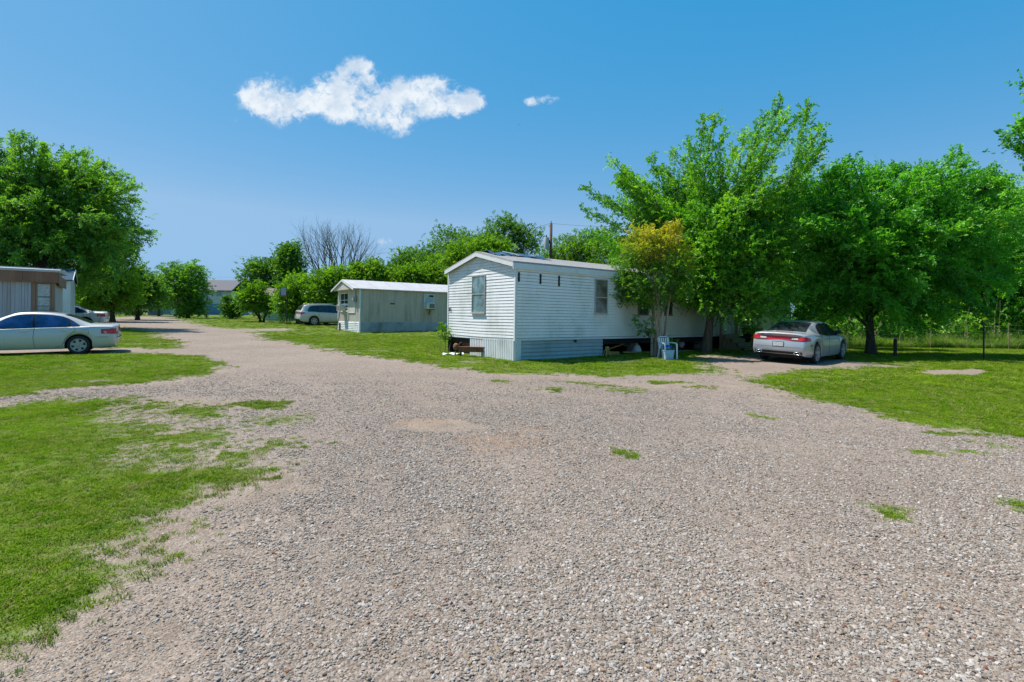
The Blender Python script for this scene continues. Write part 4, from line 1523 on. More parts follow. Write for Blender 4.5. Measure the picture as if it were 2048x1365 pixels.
def tree(name, label, base, top_z, lobes, clumps, per, leaf, mat, bark='bark', tr=0.15, group=None, seed=1, sigma=0.26, spray=0.34, m=9, stems=1, lean=(0, 0), shell=0.33, twigs=True,
         cat='tree', up=0.3, accent=None, fork=0.62, spread=0.1, tips=None, origin=None, plume=0.26, arch=0.12, step=0.2):
    """lobes: world (cx,cy,cz,rx,ry,rz[,weight]); clumps shared by lobe volume"""
    rng = np.random.default_rng(seed)
    base = Vector(base)
    root = thing(name, label, cat, base, 0, group)
    LB = np.array([l[:6] for l in lobes], float)
    wt = np.array([(l[6] if len(l) > 6 else 1.0) * (l[3] * l[4] * l[5]) ** 0.72 for l in lobes])
    cnt = np.maximum(3, np.round(clumps * wt / wt.sum())).astype(int)
    CC, OO, owner = [], [], []
    for i, l in enumerate(LB):
        n = cnt[i]
        d = unit(rng.normal(0, 1, (n, 3)))
        rho = rng.random((n, 1)) ** shell
        CC.append(l[:3] + d * rho * l[3:6])
        OO.append(unit(d / l[3:6]))
        owner += [i] * n
    CC = np.concatenate(CC)
    OO = np.concatenate(OO)
    owner = np.array(owner)
    gzb = base.z + 0.25
    CC[:, 2] = np.maximum(CC[:, 2], gzb)
    b0 = np.array(base)
    thin = np.minimum(1.0, LB[:, 3:6].min(1) / (2.2 * sigma))[owner]
    OO = unit(OO * (0.35 + 0.65 * thin[:, None]) + np.array([0, 0, 0.9]) * (1 - thin[:, None]) * (LB[owner, 5:6] > LB[owner, 3:4]))
    V, Q, T = leaves(CC - b0, OO, per, sigma * (0.35 + 0.65 * thin), spray * (0.6 + 0.4 * thin), m, leaf, rng, up)
    mb = MB()
    if tips is not None:
        # leafy plumes strung along branches that run from the fork to every tip
        pc, po, ps, pb = [], [], [], []
        for k, tp in enumerate(tips):
            o = Vector(origin[k % len(origin)]) if origin is not None else Vector((base.x, base.y, base.z + 2.2))
            tp = Vector(tp)
            Lb = (tp - o).length
            side = Vector((rng.normal(0, 1), rng.normal(0, 1), 0)) * 0.06 * Lb
            pts = []
            ns = 12
            for i in range(ns + 1):
                t = i / ns
                q = o.lerp(tp, t) + side * math.sin(math.pi * t)
                q.z += arch * Lb * math.sin(math.pi * t) * (1 if arch > 0 else 1)
                pts.append(q)
            r0 = min(0.05, 0.012 + 0.006 * Lb) * (tr / 0.17)
            mb.tube([q - base for q in pts], [r0 * (1 - 0.85 * i / ns) + 0.004 for i in range(ns + 1)], 5, cap=False)
            nn = max(4, int(Lb * 0.8 / step))
            br = rng.normal(0, 0.16)
            for i in range(nn):
                t = 0.25 + 0.75 * (i + rng.random()) / nn
                x = min(t, 0.999) * ns
                a = int(x)
                q = pts[a].lerp(pts[min(a + 1, ns)], x - a)
                d = (pts[min(a + 1, ns)] - pts[a]).normalized()
                pc.append(q)
                po.append(d * 1.3)
                ps.append(plume * (1.05 - 0.85 * t) + 0.03)
                pb.append(br + 0.14 * (t - 0.5) + rng.normal(0, 0.1))
        V2, Q2, T2 = leaves(np.array([list(q) for q in pc]) - b0, np.array([list(q) for q in po]), max(4, per // 2), np.array(ps), spray * 0.75, m, leaf, rng, up * 0.4, bright=np.array(pb))
        Q = np.concatenate([Q, Q2 + len(V)])
        V = np.concatenate([V, V2])
        T = np.concatenate([T, T2])
    at = {'tint': ('FACE', T)}
    if accent is not None:
        zc = V.reshape(-1, 4, 3)[:, :, 2].mean(1) + b0[2]
        ac = smoothstep(accent[0], accent[1], zc + rng.normal(0, 0.22, len(zc)) + 0.8 * fbm(V.reshape(-1, 4, 3)[:, 0, 0], V.reshape(-1, 4, 3)[:, 0, 2], 1.6, 2, seed)) * rng.uniform(0.3, 1.0, len(zc))
        at['accent'] = ('FACE', ac * 0.75)
    np_mesh('crown', V, Q, mat, root, at)
    # wood
    for s in range(stems):
        off = Vector((0, 0, 0)) if stems == 1 else Vector((rng.normal(0, 0.12), rng.normal(0, 0.12), 0))
        tt = Vector((lean[0] + (rng.normal(0, spread * 4) if stems > 1 else 0), lean[1] + (rng.normal(0, spread * 3) if stems > 1 else 0), (top_z - base.z) * (fork if stems == 1 else 0.75)))
        if stems > 1:
            lc = LB[(s * 2) % len(LB)]
            tt = Vector((lc[0] - base.x, lc[1] - base.y, max(lc[2] - base.z, 0.3)))
        pts, rad = [], []
        nseg = 9
        w1 = Vector((rng.normal(0, 0.06), rng.normal(0, 0.06), 0)) * tt.z * 0.5
        for i in range(nseg + 1):
            t = i / nseg
            p = off + (tt * t if stems == 1 else Vector((tt.x * t ** 1.5, tt.y * t ** 1.5, tt.z * t))) + w1 * math.sin(math.pi * t)
            pts.append(p + Vector((0, 0, -0.1 if i == 0 else 0)))
            flare = 1 + 0.55 * max(0, 1 - t * 6)
            rad.append(tr * flare * (1 - 0.55 * t))
        mb.tube(pts, rad, 10, cap=False)
        if s == 0:
            spine = pts
    for i, l in enumerate(LB):
        c = Vector(l[:3]) - base
        if stems > 1 and l[2] - base.z < 0.45 * (top_z - base.z):
            continue
        j = int(np.clip(round((0.35 + 0.6 * i / max(1, len(LB) - 1)) * (len(spine) - 1)), 3, len(spine) - 1)) if stems == 1 else 6
        start = spine[j]
        rr = tr * (0.36 if stems == 1 else 0.26)
        lp = limb(mb, start, c, rr, rr * 0.35, rng, 0.12, 6, 8, lift=0.06)
        ids = np.where(owner == i)[0]
        if twigs:
            for q in ids[:: max(1, len(ids) // 26)]:
                s0 = lp[int(rng.integers(3, len(lp)))]
                limb(mb, s0, Vector(CC[q]) - base, rr * 0.26, rr * 0.08, rng, 0.15, 4, 4)
    mb.build('trunk', bark, root, smooth=True)
    return root


def lobes_px(lst, Y, depth=1.0):
    """lobes given as picture ellipses standing Y metres away"""
    s = Y / F
    out = []
    for q in lst:
        px, py, rx, ry = q[:4]
        dy = q[4] if len(q) > 4 else 0.0
        c = W(px, py, Y + dy)
        k = s * (Y + dy) / Y
        out.append((c.x, c.y, c.z, rx * k, max(0.6 * rx, 0.5 * ry) * k * depth, ry * k))
    return out


# elm in front of the white home
Y = 21.4
tree('elm_tree', 'tall bright green elm with upright plumes before the white home', on_ground(1412, Y), 9.5,
     lobes_px([(1430, 560, 75, 50, -.3), (1480, 600, 85, 34, -.6), (1340, 480, 75, 42, 2.2), (1465, 500, 95, 55, -.6), (1400, 540, 50, 42, -.2), (1390, 590, 30, 20, -.2), (1550, 500, 66, 50, -.5), (1500, 640, 26, 16, -.9), (1430, 440, 70, 40), (1530, 440, 60, 40)], Y),
     520, 13, 0.092, 'leaf_elm', 'bark', 0.17, seed=11, sigma=0.24, spray=0.50, m=12, lean=(0.1, 0.1), up=0.5, fork=0.55, plume=0.30, arch=-0.07, step=0.15,
     tips=[W(a, b, Y + 1.3 * math.sin(i * 2.7) + (2.2 if a < 1350 else 0.5)) for i, (a, b) in enumerate([(1168, 374), (1168, 420), (1182, 466), (1200, 395), (1226, 324), (1252, 345), (1302, 316), (1322, 338), (1342, 302), (1374, 286), (1407, 238), (1430, 230), (1450, 264), (1490, 260), (1470, 296), (1512, 274), (1532, 228), (1562, 198), (1577, 222), (1602, 228), (1618, 208), (1642, 252), (1652, 278), (1642, 312), (1240, 400), (1275, 370), (1380, 330), (1440, 320)])]
     + [W(q, random.uniform(330, 520), Y + random.uniform(-2.2, 2.6) * (1 if q > 1400 else 0.4) + (0 if q > 1400 else 2.0)) for q in [random.uniform(1210, 1630) for i in range(75)]],
     origin=[W(1408, 560, Y), W(1430, 520, Y), W(1390, 520, Y), W(1450, 470, Y + .3), W(1415, 470, Y - .3)])
# crape myrtle
Y = 19.3
tree('crape_myrtle', 'small multi stemmed tree with orange tipped top against the white home', on_ground(1316, Y), 4.3,
     lobes_px([(1300, 560, 62, 45), (1265, 520, 42, 40), (1335, 515, 45, 45), (1300, 500, 50, 35), (1285, 470, 26, 18), (1345, 465, 14, 20), (1325, 480, 18, 22), (1250, 580, 32, 28), (1355, 575, 36, 32), (1300, 595, 45, 22), (1352, 455, 6, 12), (1240, 545, 20, 18), (1285, 652, 16, 14), (1325, 690, 18, 14), (1302, 668, 10, 14)], Y),
     280, 14, 0.064, 'leaf_myrtle', 'bark_pale', 0.05, seed=12, sigma=0.15, spray=0.22, m=9, stems=6, spread=0.12, accent=(3.1, 4.9), up=0.35)
# right shade tree
Y = 22.9
tree('shade_tree', 'broad dark green shade tree beside the silver sedan and wooden stub post', on_ground(1743, Y), 6.3,
     lobes_px([(1690, 585, 100, 55), (1620, 560, 85, 70, -.2), (1800, 590, 90, 60), (1720, 500, 140, 90, -.5), (1850, 480, 120, 90), (1640, 430, 75, 65), (1622, 395, 50, 42), (1600, 470, 60, 60), (1760, 400, 110, 60), (1690, 385, 40, 30), (1890, 405, 60, 36), (1850, 395, 40, 24), (1940, 450, 90, 80, .4), (1990, 400, 55, 40, .4), (1960, 540, 70, 45, .2), (1780, 350, 26, 18),
               (1650, 640, 44, 24, -.3), (1560, 610, 36, 30), (1985, 360, 30, 12, .3), (1830, 630, 40, 18, .2)], Y)
     + [l + (3.0,) for l in lobes_px([(1925, 345, 9, 20), (1905, 352, 10, 16), (1840, 352, 24, 8), (1815, 360, 18, 9), (1700, 345, 9, 16), (1680, 350, 10, 14), (1990, 372, 34, 7), (1960, 368, 30, 8), (1660, 362, 9, 14), (1745, 352, 26, 9), (1790, 345, 12, 10)], Y)],
     760, 12, 0.098, 'leaf_deep', 'bark_dark', 0.19, seed=13, sigma=0.24, spray=0.58, m=12, lean=(-0.1, 0.1), up=0.25, fork=0.55, plume=0.27, arch=0.04, step=0.16,
     tips=[W(a, b, Y + 1.8 * math.sin(i * 2.1)) for i, (a, b) in enumerate([(1660, 350), (1682, 330), (1704, 318), (1742, 346), (1776, 336), (1812, 352), (1846, 330), (1872, 352), (1918, 304), (1932, 322), (1952, 346), (1992, 336), (2014, 356), (2044, 384), (2050, 420), (1640, 380), (1620, 420), (1560, 600), (1600, 640), (1650, 660), (1800, 650), (1880, 640), (1950, 600), (2000, 560)])]
     + [W(random.uniform(1600, 2020), random.uniform(380, 640), Y + random.uniform(-3, 2.4)) for i in range(60)],
     origin=[W(1735, 590, Y), W(1715, 560, Y), W(1755, 545, Y), W(1720, 520, Y), W(1770, 500, Y)])
Y = 27.5
tree('shade_tree', 'slim dark trunked tree standing behind the silver sedan', on_ground(1585, Y), 8.0,
     lobes_px([(1580, 500, 70, 70), (1620, 430, 60, 60), (1560, 560, 60, 40), (1640, 520, 60, 60), (1645, 385, 45, 40)], Y), 300, 16, 0.11, 'leaf_elm', 'bark_dark', 0.16, seed=14, sigma=0.3, spray=0.42, m=8)
# overhanging tree out of frame on the right
Y = 12.5
tree('overhanging_tree', 'tree at the right picture edge with branches hanging into the sky', on_ground(2420, Y), 9.0,
     lobes_px([(2100, 275, 60, 36), (2050, 240, 26, 9), (2030, 258, 22, 8), (2085, 320, 34, 26), (2050, 305, 18, 14), (2085, 40, 36, 16), (2110, 150, 30, 26), (2200, 200, 130, 140), (2350, 250, 200, 200), (2420, 60, 200, 150), (2300, -60, 180, 120)], Y),
     330, 14, 0.085, 'leaf_deep', 'bark', 0.2, seed=15, sigma=0.2, spray=0.32, m=9, fork=0.5)

# the wood behind the fence on the right
wood = [(1690, 34, 'bushy tree of the wood showing between elm and shade tree', 'leaf_elm', [(1690, 560, 60, 70), (1700, 480, 70, 70), (1660, 620, 50, 40)]),
        (1770, 36, 'bushy tree of the wood behind the shade tree trunk', 'leaf_lime', [(1770, 600, 60, 60), (1790, 500, 80, 80), (1750, 640, 50, 30)]),
        (1850, 33, 'leafy tree of the wood behind the wooden stub post', 'leaf_elm', [(1860, 600, 60, 55), (1870, 500, 90, 80), (1880, 420, 60, 50)]),
        (1940, 35, 'leafy tree of the wood straight above the thin steel post', 'leaf_deep', [(1940, 580, 60, 60), (1950, 480, 90, 90), (1960, 410, 60, 50), (1985, 620, 40, 30)]),
        (2030, 32, 'pale green leafy tree of the wood at the right picture edge', 'leaf_lime', [(2040, 480, 60, 70), (2060, 560, 55, 60), (2030, 600, 30, 22), (2080, 430, 70, 60)]),
        (2110, 30, 'dark leafy tree of the wood cut by the right picture edge', 'leaf_deep', [(2120, 500, 90, 110), (2080, 440, 50, 50), (2100, 600, 70, 60)])]
for i, (px, Y, lab, mt, lst) in enumerate(wood):
    tree('wood_tree', lab, on_ground(px, Y), 9.0, lobes_px(lst, Y, 1.3), 300, 16, 0.14, mt, 'bark_dark', 0.14, 'trees of the wood behind the fence', seed=30 + i, sigma=0.34, spray=0.45, m=8)

# left trees
Y = 34.0
tree('big_tree', 'huge spreading olive green tree towering over the brown trimmed home', on_ground(40, Y), 10.0,
     lobes_px([(-60, 400, 150, 120), (60, 380, 90, 70), (-20, 340, 50, 30), (140, 360, 60, 45), (210, 400, 50, 40), (240, 440, 40, 30), (130, 450, 110, 60), (40, 480, 110, 70), (180, 490, 70, 40), (100, 540, 120, 45), (-20, 540, 100, 60), (190, 540, 60, 40), (120, 345, 30, 20)], Y),
     600, 12, 0.13, 'leaf_olive', 'bark_dark', 0.32, seed=40, sigma=0.34, spray=0.75, m=12, up=0.12, fork=0.4, plume=0.42, arch=0.06, step=0.24,
     tips=[W(a, b, Y + 2 * math.sin(i * 1.9)) for i, (a, b) in enumerate([(-20, 275), (30, 270), (38, 272), (62, 284), (92, 302), (125, 312), (160, 306), (175, 304), (200, 326), (215, 328), (232, 348), (250, 352), (270, 368), (272, 396), (256, 420), (280, 452), (300, 466), (298, 482), (272, 492), (262, 500), (240, 470), (258, 440), (90, 290), (140, 330), (190, 360)])]
     + [W(random.uniform(-60, 240), random.uniform(320, 560), Y + random.uniform(-3, 3)) for i in range(60)],
     origin=[W(40, 500, Y), W(80, 470, Y), W(20, 440, Y), W(110, 500, Y)])
Y = 46.0
tree('leafy_tree', 'yellow green tree bulging out below the huge left tree', on_ground(225, Y), 7.0,
     lobes_px([(225, 540, 45, 55), (245, 500, 24, 24), (200, 580, 60, 40), (250, 585, 30, 32), (175, 600, 40, 30)], Y), 330, 14, 0.16, 'leaf_lime', 'bark_dark', 0.2, seed=41, sigma=0.4, spray=0.55, m=8, fork=0.4)
Y = 52.0
tree('leafy_tree', 'dark green tree overhanging the blue shed by the far road', on_ground(275, Y), 6.0,
     lobes_px([(280, 570, 32, 30), (300, 590, 26, 24), (255, 598, 32, 20), (270, 548, 16, 10)], Y), 220, 13, 0.17, 'leaf_far', 'bark_dark', 0.18, seed=42, sigma=0.4, spray=0.55, m=8)
Y = 72.0
tree('leafy_tree', 'small pale tree peeping between the two far roadside trees', on_ground(318, Y), 6.0, lobes_px([(316, 575, 18, 18), (325, 598, 20, 18)], Y), 90, 12, 0.2, 'leaf_lime', 'bark_dark', 0.15, seed=43, sigma=0.4, spray=0.6, m=7)
Y = 62.0
tree('roadside_tree', 'ragged tree standing alone on the lawn before the blue house', on_ground(376, Y), 6.0,
     lobes_px([(345, 548, 22, 18), (385, 545, 20, 14), (362, 570, 36, 26), (388, 580, 28, 30), (345, 595, 26, 20), (375, 612, 26, 14), (396, 610, 14, 20), (392, 530, 8, 6), (362, 625, 10, 8), (385, 628, 10, 6)], Y),
     300, 13, 0.17, 'leaf_olive', 'bark_dark', 0.2, seed=44, sigma=0.36, spray=0.55, m=8, fork=0.5)
tree('bush', 'small round dark bush on the far lawn right of the leaning pole', on_ground(462, 60), 3.0, lobes_px([(462, 615, 17, 16), (455, 605, 10, 12), (470, 622, 14, 10)], 60), 90, 12, 0.15, 'leaf_far', 'bark_dark', 0.08, seed=45, sigma=0.3, spray=0.4, m=8, cat='bush', stems=3)
tree('small_tree', 'small lime green tree on the lawn before the brown roofed home', on_ground(524, 50), 4.0, lobes_px([(505, 600, 26, 22), (525, 605, 20, 20), (490, 595, 16, 14), (515, 582, 16, 12), (540, 612, 10, 12)], 50), 190, 12, 0.14, 'leaf_lime', 'bark_dark', 0.10, seed=46, sigma=0.3, spray=0.42, m=8, stems=3)

# trees in the middle distance
far = [(540, 90, 'dark round far tree left of the bare tree', 'leaf_far', [(530, 552, 40, 30), (510, 565, 20, 20), (555, 575, 30, 20), (545, 535, 18, 14)]),
       (580, 88, 'tall narrow dark far tree beside the bare tree', 'leaf_far', [(580, 515, 20, 26), (585, 550, 24, 26)]),
       (478, 120, 'low far trees beyond the gable of the blue house', 'leaf_far', [(478, 590, 16, 10), (490, 582, 18, 10)]),
       (880, 62, 'bulky dark tree rising behind the grey metal home', 'leaf_far', [(905, 492, 46, 34), (880, 530, 50, 34), (935, 520, 40, 30), (850, 540, 30, 22)]),
       (1010, 66, 'tall dark tree rising over the ridge of the white home', 'leaf_far', [(1010, 478, 42, 40), (1050, 490, 30, 34), (985, 500, 40, 34), (1010, 448, 16, 12), (1040, 462, 14, 12)]),
       (820, 66, 'thin topped far tree beside the far utility pole', 'leaf_far', [(825, 530, 34, 24), (800, 540, 22, 14), (790, 548, 20, 12)]),
       (1140, 52, 'yellow green tree right of the utility pole', 'leaf_lime', [(1150, 505, 44, 34), (1190, 500, 36, 32), (1110, 515, 30, 26)]),
       (1240, 44, 'lime tree behind the white home roof and elm', 'leaf_lime', [(1225, 500, 40, 40), (1270, 520, 50, 40)])]
for i, (px, Y, lab, mt, lst) in enumerate(far):
    tree('far_tree', lab, on_ground(px, Y), 8.0, lobes_px(lst, Y), 190, 12, 0.0032 * Y, mt, 'bark_dark', 0.2, 'trees in the middle distance', seed=60 + i, sigma=0.0085 * Y, spray=0.0115 * Y, m=8, fork=0.4)
hedge = [(598, 47, 'lime green shrub mass behind the parked SUV', [(600, 590, 40, 42), (580, 615, 28, 24), (625, 610, 26, 28), (575, 590, 20, 20)]),
         (655, 46, 'lime green shrub with reddish tips left of the grey home gable', [(650, 575, 36, 34), (670, 555, 26, 16), (655, 605, 30, 24)]),
         (735, 48, 'lime green shrub over the front of the white metal roof', [(735, 560, 40, 24), (750, 536, 14, 16), (720, 545, 20, 14)]),
         (800, 49, 'lime green shrub over the middle of the white metal roof', [(800, 565, 40, 20), (820, 552, 26, 16), (780, 560, 24, 16)]),
         (862, 50, 'lime green shrub over the far end of the white metal roof', [(862, 558, 36, 26), (885, 540, 26, 26)]),
         (955, 44, 'lime green shrub above the gable of the white home', [(950, 505, 50, 24), (915, 530, 26, 26), (985, 500, 30, 18)])]
for i, (px, Y, lab, lst) in enumerate(hedge):
    tree('shrub', lab, on_ground(px, Y), 5.0, lobes_px(lst, Y), 230, 13, 0.15, 'leaf_lime', 'bark_dark', 0.10, 'lime green shrubs behind the homes', seed=80 + i, sigma=0.36, spray=0.5, m=8, stems=3, cat='shrub', accent=None)
tree('sapling', 'young yellow green sapling at the left corner of the white home', on_ground(889, 19.6), 1.6, lobes_px([(889, 672, 6, 12), (884, 658, 4, 9), (892, 684, 6, 7)], 19.6), 14, 6, 0.065, 'leaf_lime', 'bark_pale', 0.015, seed=95, sigma=0.09, spray=0.25, m=8, stems=3, cat='sapling', spread=0.03)


def bare_tree():
    Y = 80.0
    base = on_ground(668, Y)
    root = thing('bare_tree', 'leafless dead tree with fanned grey branches on the skyline', 'tree', base)
    rng = random.Random(4)
    trunk = MB()

    def grow(mb, p, d, L, r, depth):
        pts = [p]
        q = p.copy()
        dd = d.copy()
        n = 4
        for i in range(n):
            dd = (dd + Vector((rng.gauss(0, .09), rng.gauss(0, .09), rng.gauss(0.05, .05)))).normalized()
            q = q + dd * (L / n)
            pts.append(q.copy())
        r1 = r * 0.62
        mb.tube(pts, [r + (r1 - r) * i / n for i in range(n + 1)], 5 if depth > 1 else 4, cap=False)
        if depth >= 6 or r < 0.008:
            return
        k = 3 if depth < 4 else 2
        for i in range(k):
            ang = rng.uniform(0.18, 0.5) * (1 if depth else 1.2)
            az = rng.uniform(0, 6.283)
            s = dd.cross(Vector((0, 1, 0.1))).normalized()
            t = dd.cross(s)
            nd = (dd * math.cos(ang) + (s * math.cos(az) + t * math.sin(az)) * math.sin(ang) + Vector((0, 0, 0.06))).normalized()
            st = pts[-1] if i == 0 else pts[rng.randint(2, 4)]
            grow(mb, st, nd, L * rng.uniform(0.68, 0.88), r1 * rng.uniform(0.7, 0.95), depth + 1)
    trunk.tube([(0, 0, -0.2), (0.1, 0, 1.5), (0.0, 0, 3.2)], [0.42, 0.34, 0.3], 8, cap=False)
    trunk.build('trunk', 'twig_grey', root, smooth=True)
    for i, (dx, dy) in enumerate(((-0.62, 0.1), (-0.32, -0.2), (0.03, 0.15), (0.25, -0.1), (0.66, 0.1), (-0.95, 0.0), (1.0, 0.1))):
        mb = MB()
        grow(mb, Vector((0, 0, 2.4 + 0.15 * i)), Vector((dx, dy, 1.0)).normalized(), 3.7, 0.23, 1)
        mb.build('limb', 'twig_grey', root)


bare_tree()


def undergrowth():
    rng = np.random.default_rng(99)
    # tall weeds along the wood edge
    coll = proto_collection('weed_kinds', [tuft_mesh(s, 16, 0.95, 0.16, 0.028, 'weed_blade', 0.6) for s in range(200, 205)])
    n = 9000
    px = rng.uniform(1640, 2140, n)
    Y = 28.5 + rng.random(n) ** 1.5 * 7.0
    X = (px - 1024) / F * Y
    s = rng.uniform(0.5, 1.25, n) * (0.55 + 0.5 * smoothstep(28.5, 30.5, Y)) * (0.75 + 0.4 * fbm(X, Y, 0.5, 3, 5))
    P = np.stack([X, Y, gz(X, Y)], -1)
    R = np.stack([rng.normal(0, 0.1, n), rng.normal(0, 0.1, n), rng.random(n) * 6.283], -1)
    scatter('weeds', P, R, np.stack([s, s, s], -1), rng.integers(0, 5, n), coll, 'tall weeds and grass along the edge of the wood')
    # brush: leafy low mass with pale dead stems
    n = 2600
    px = rng.uniform(1600, 2150, n)
    Y = 30.0 + rng.random(n) * 8
    X = (px - 1024) / F * Y
    Z = gz(X, Y) + 0.2 + rng.random(n) ** 1.2 * 3.4 * (0.45 + 0.55 * smoothstep(30, 33, Y))
    V, Q, T = leaves(np.stack([X, Y, Z], -1), unit(rng.normal(0, 1, (n, 3))), 9, 0.36, 0.45, 7, 0.13, rng)
    o = np_mesh('undergrowth', V, Q, 'leaf_elm', None, {'tint': ('FACE', T)})
    tag(o, 'tangled leafy undergrowth below the trees of the wood', kind='stuff')
    mb = MB()
    for i in range(200):
        px = rng.uniform(1640, 2120)
        y = rng.uniform(29.5, 35)
        b = on_ground(px, y)
        h = rng.uniform(0.8, 3.0)
        limb(mb, b, b + Vector((rng.normal(0, 0.45), rng.normal(0, 0.3), h)), rng.uniform(0.010, 0.03), 0.006, rng, 0.14, 4, 5)
    o = mb.build('dead_stems', 'wood_old')
    tag(o, 'pale dead stems tangled in the undergrowth of the wood', kind='stuff')


undergrowth()


# ------------------------------------------------------------------ cars
def interp(pts, x):
    """smooth curve through control points"""
    xs = [p[0] for p in pts]
    ys = [p[1] for p in pts]
    if x <= xs[0]:
        return ys[0]
    if x >= xs[-1]:
        return ys[-1]
    i = max(j for j in range(len(xs) - 1) if xs[j] <= x)
    x0, x1 = xs[i], xs[i + 1]
    t = (x - x0) / (x1 - x0)
    d = (ys[i + 1] - ys[i]) / (x1 - x0)
    dl = d if i == 0 else (ys[i] - ys[i - 1]) / (xs[i] - xs[i - 1])
    dr = d if i + 2 >= len(xs) else (ys[i + 2] - ys[i + 1]) / (xs[i + 2] - xs[i + 1])
    m0 = 0.0 if dl * d <= 0 else 2 * dl * d / (dl + d)
    m1 = 0.0 if dr * d <= 0 else 2 * dr * d / (dr + d)
    h = x1 - x0
    return ((2 * t ** 3 - 3 * t ** 2 + 1) * ys[i] + (t ** 3 - 2 * t ** 2 + t) * h * m0 + (-2 * t ** 3 + 3 * t ** 2) * ys[i + 1] + (t ** 3 - t ** 2) * h * m1)


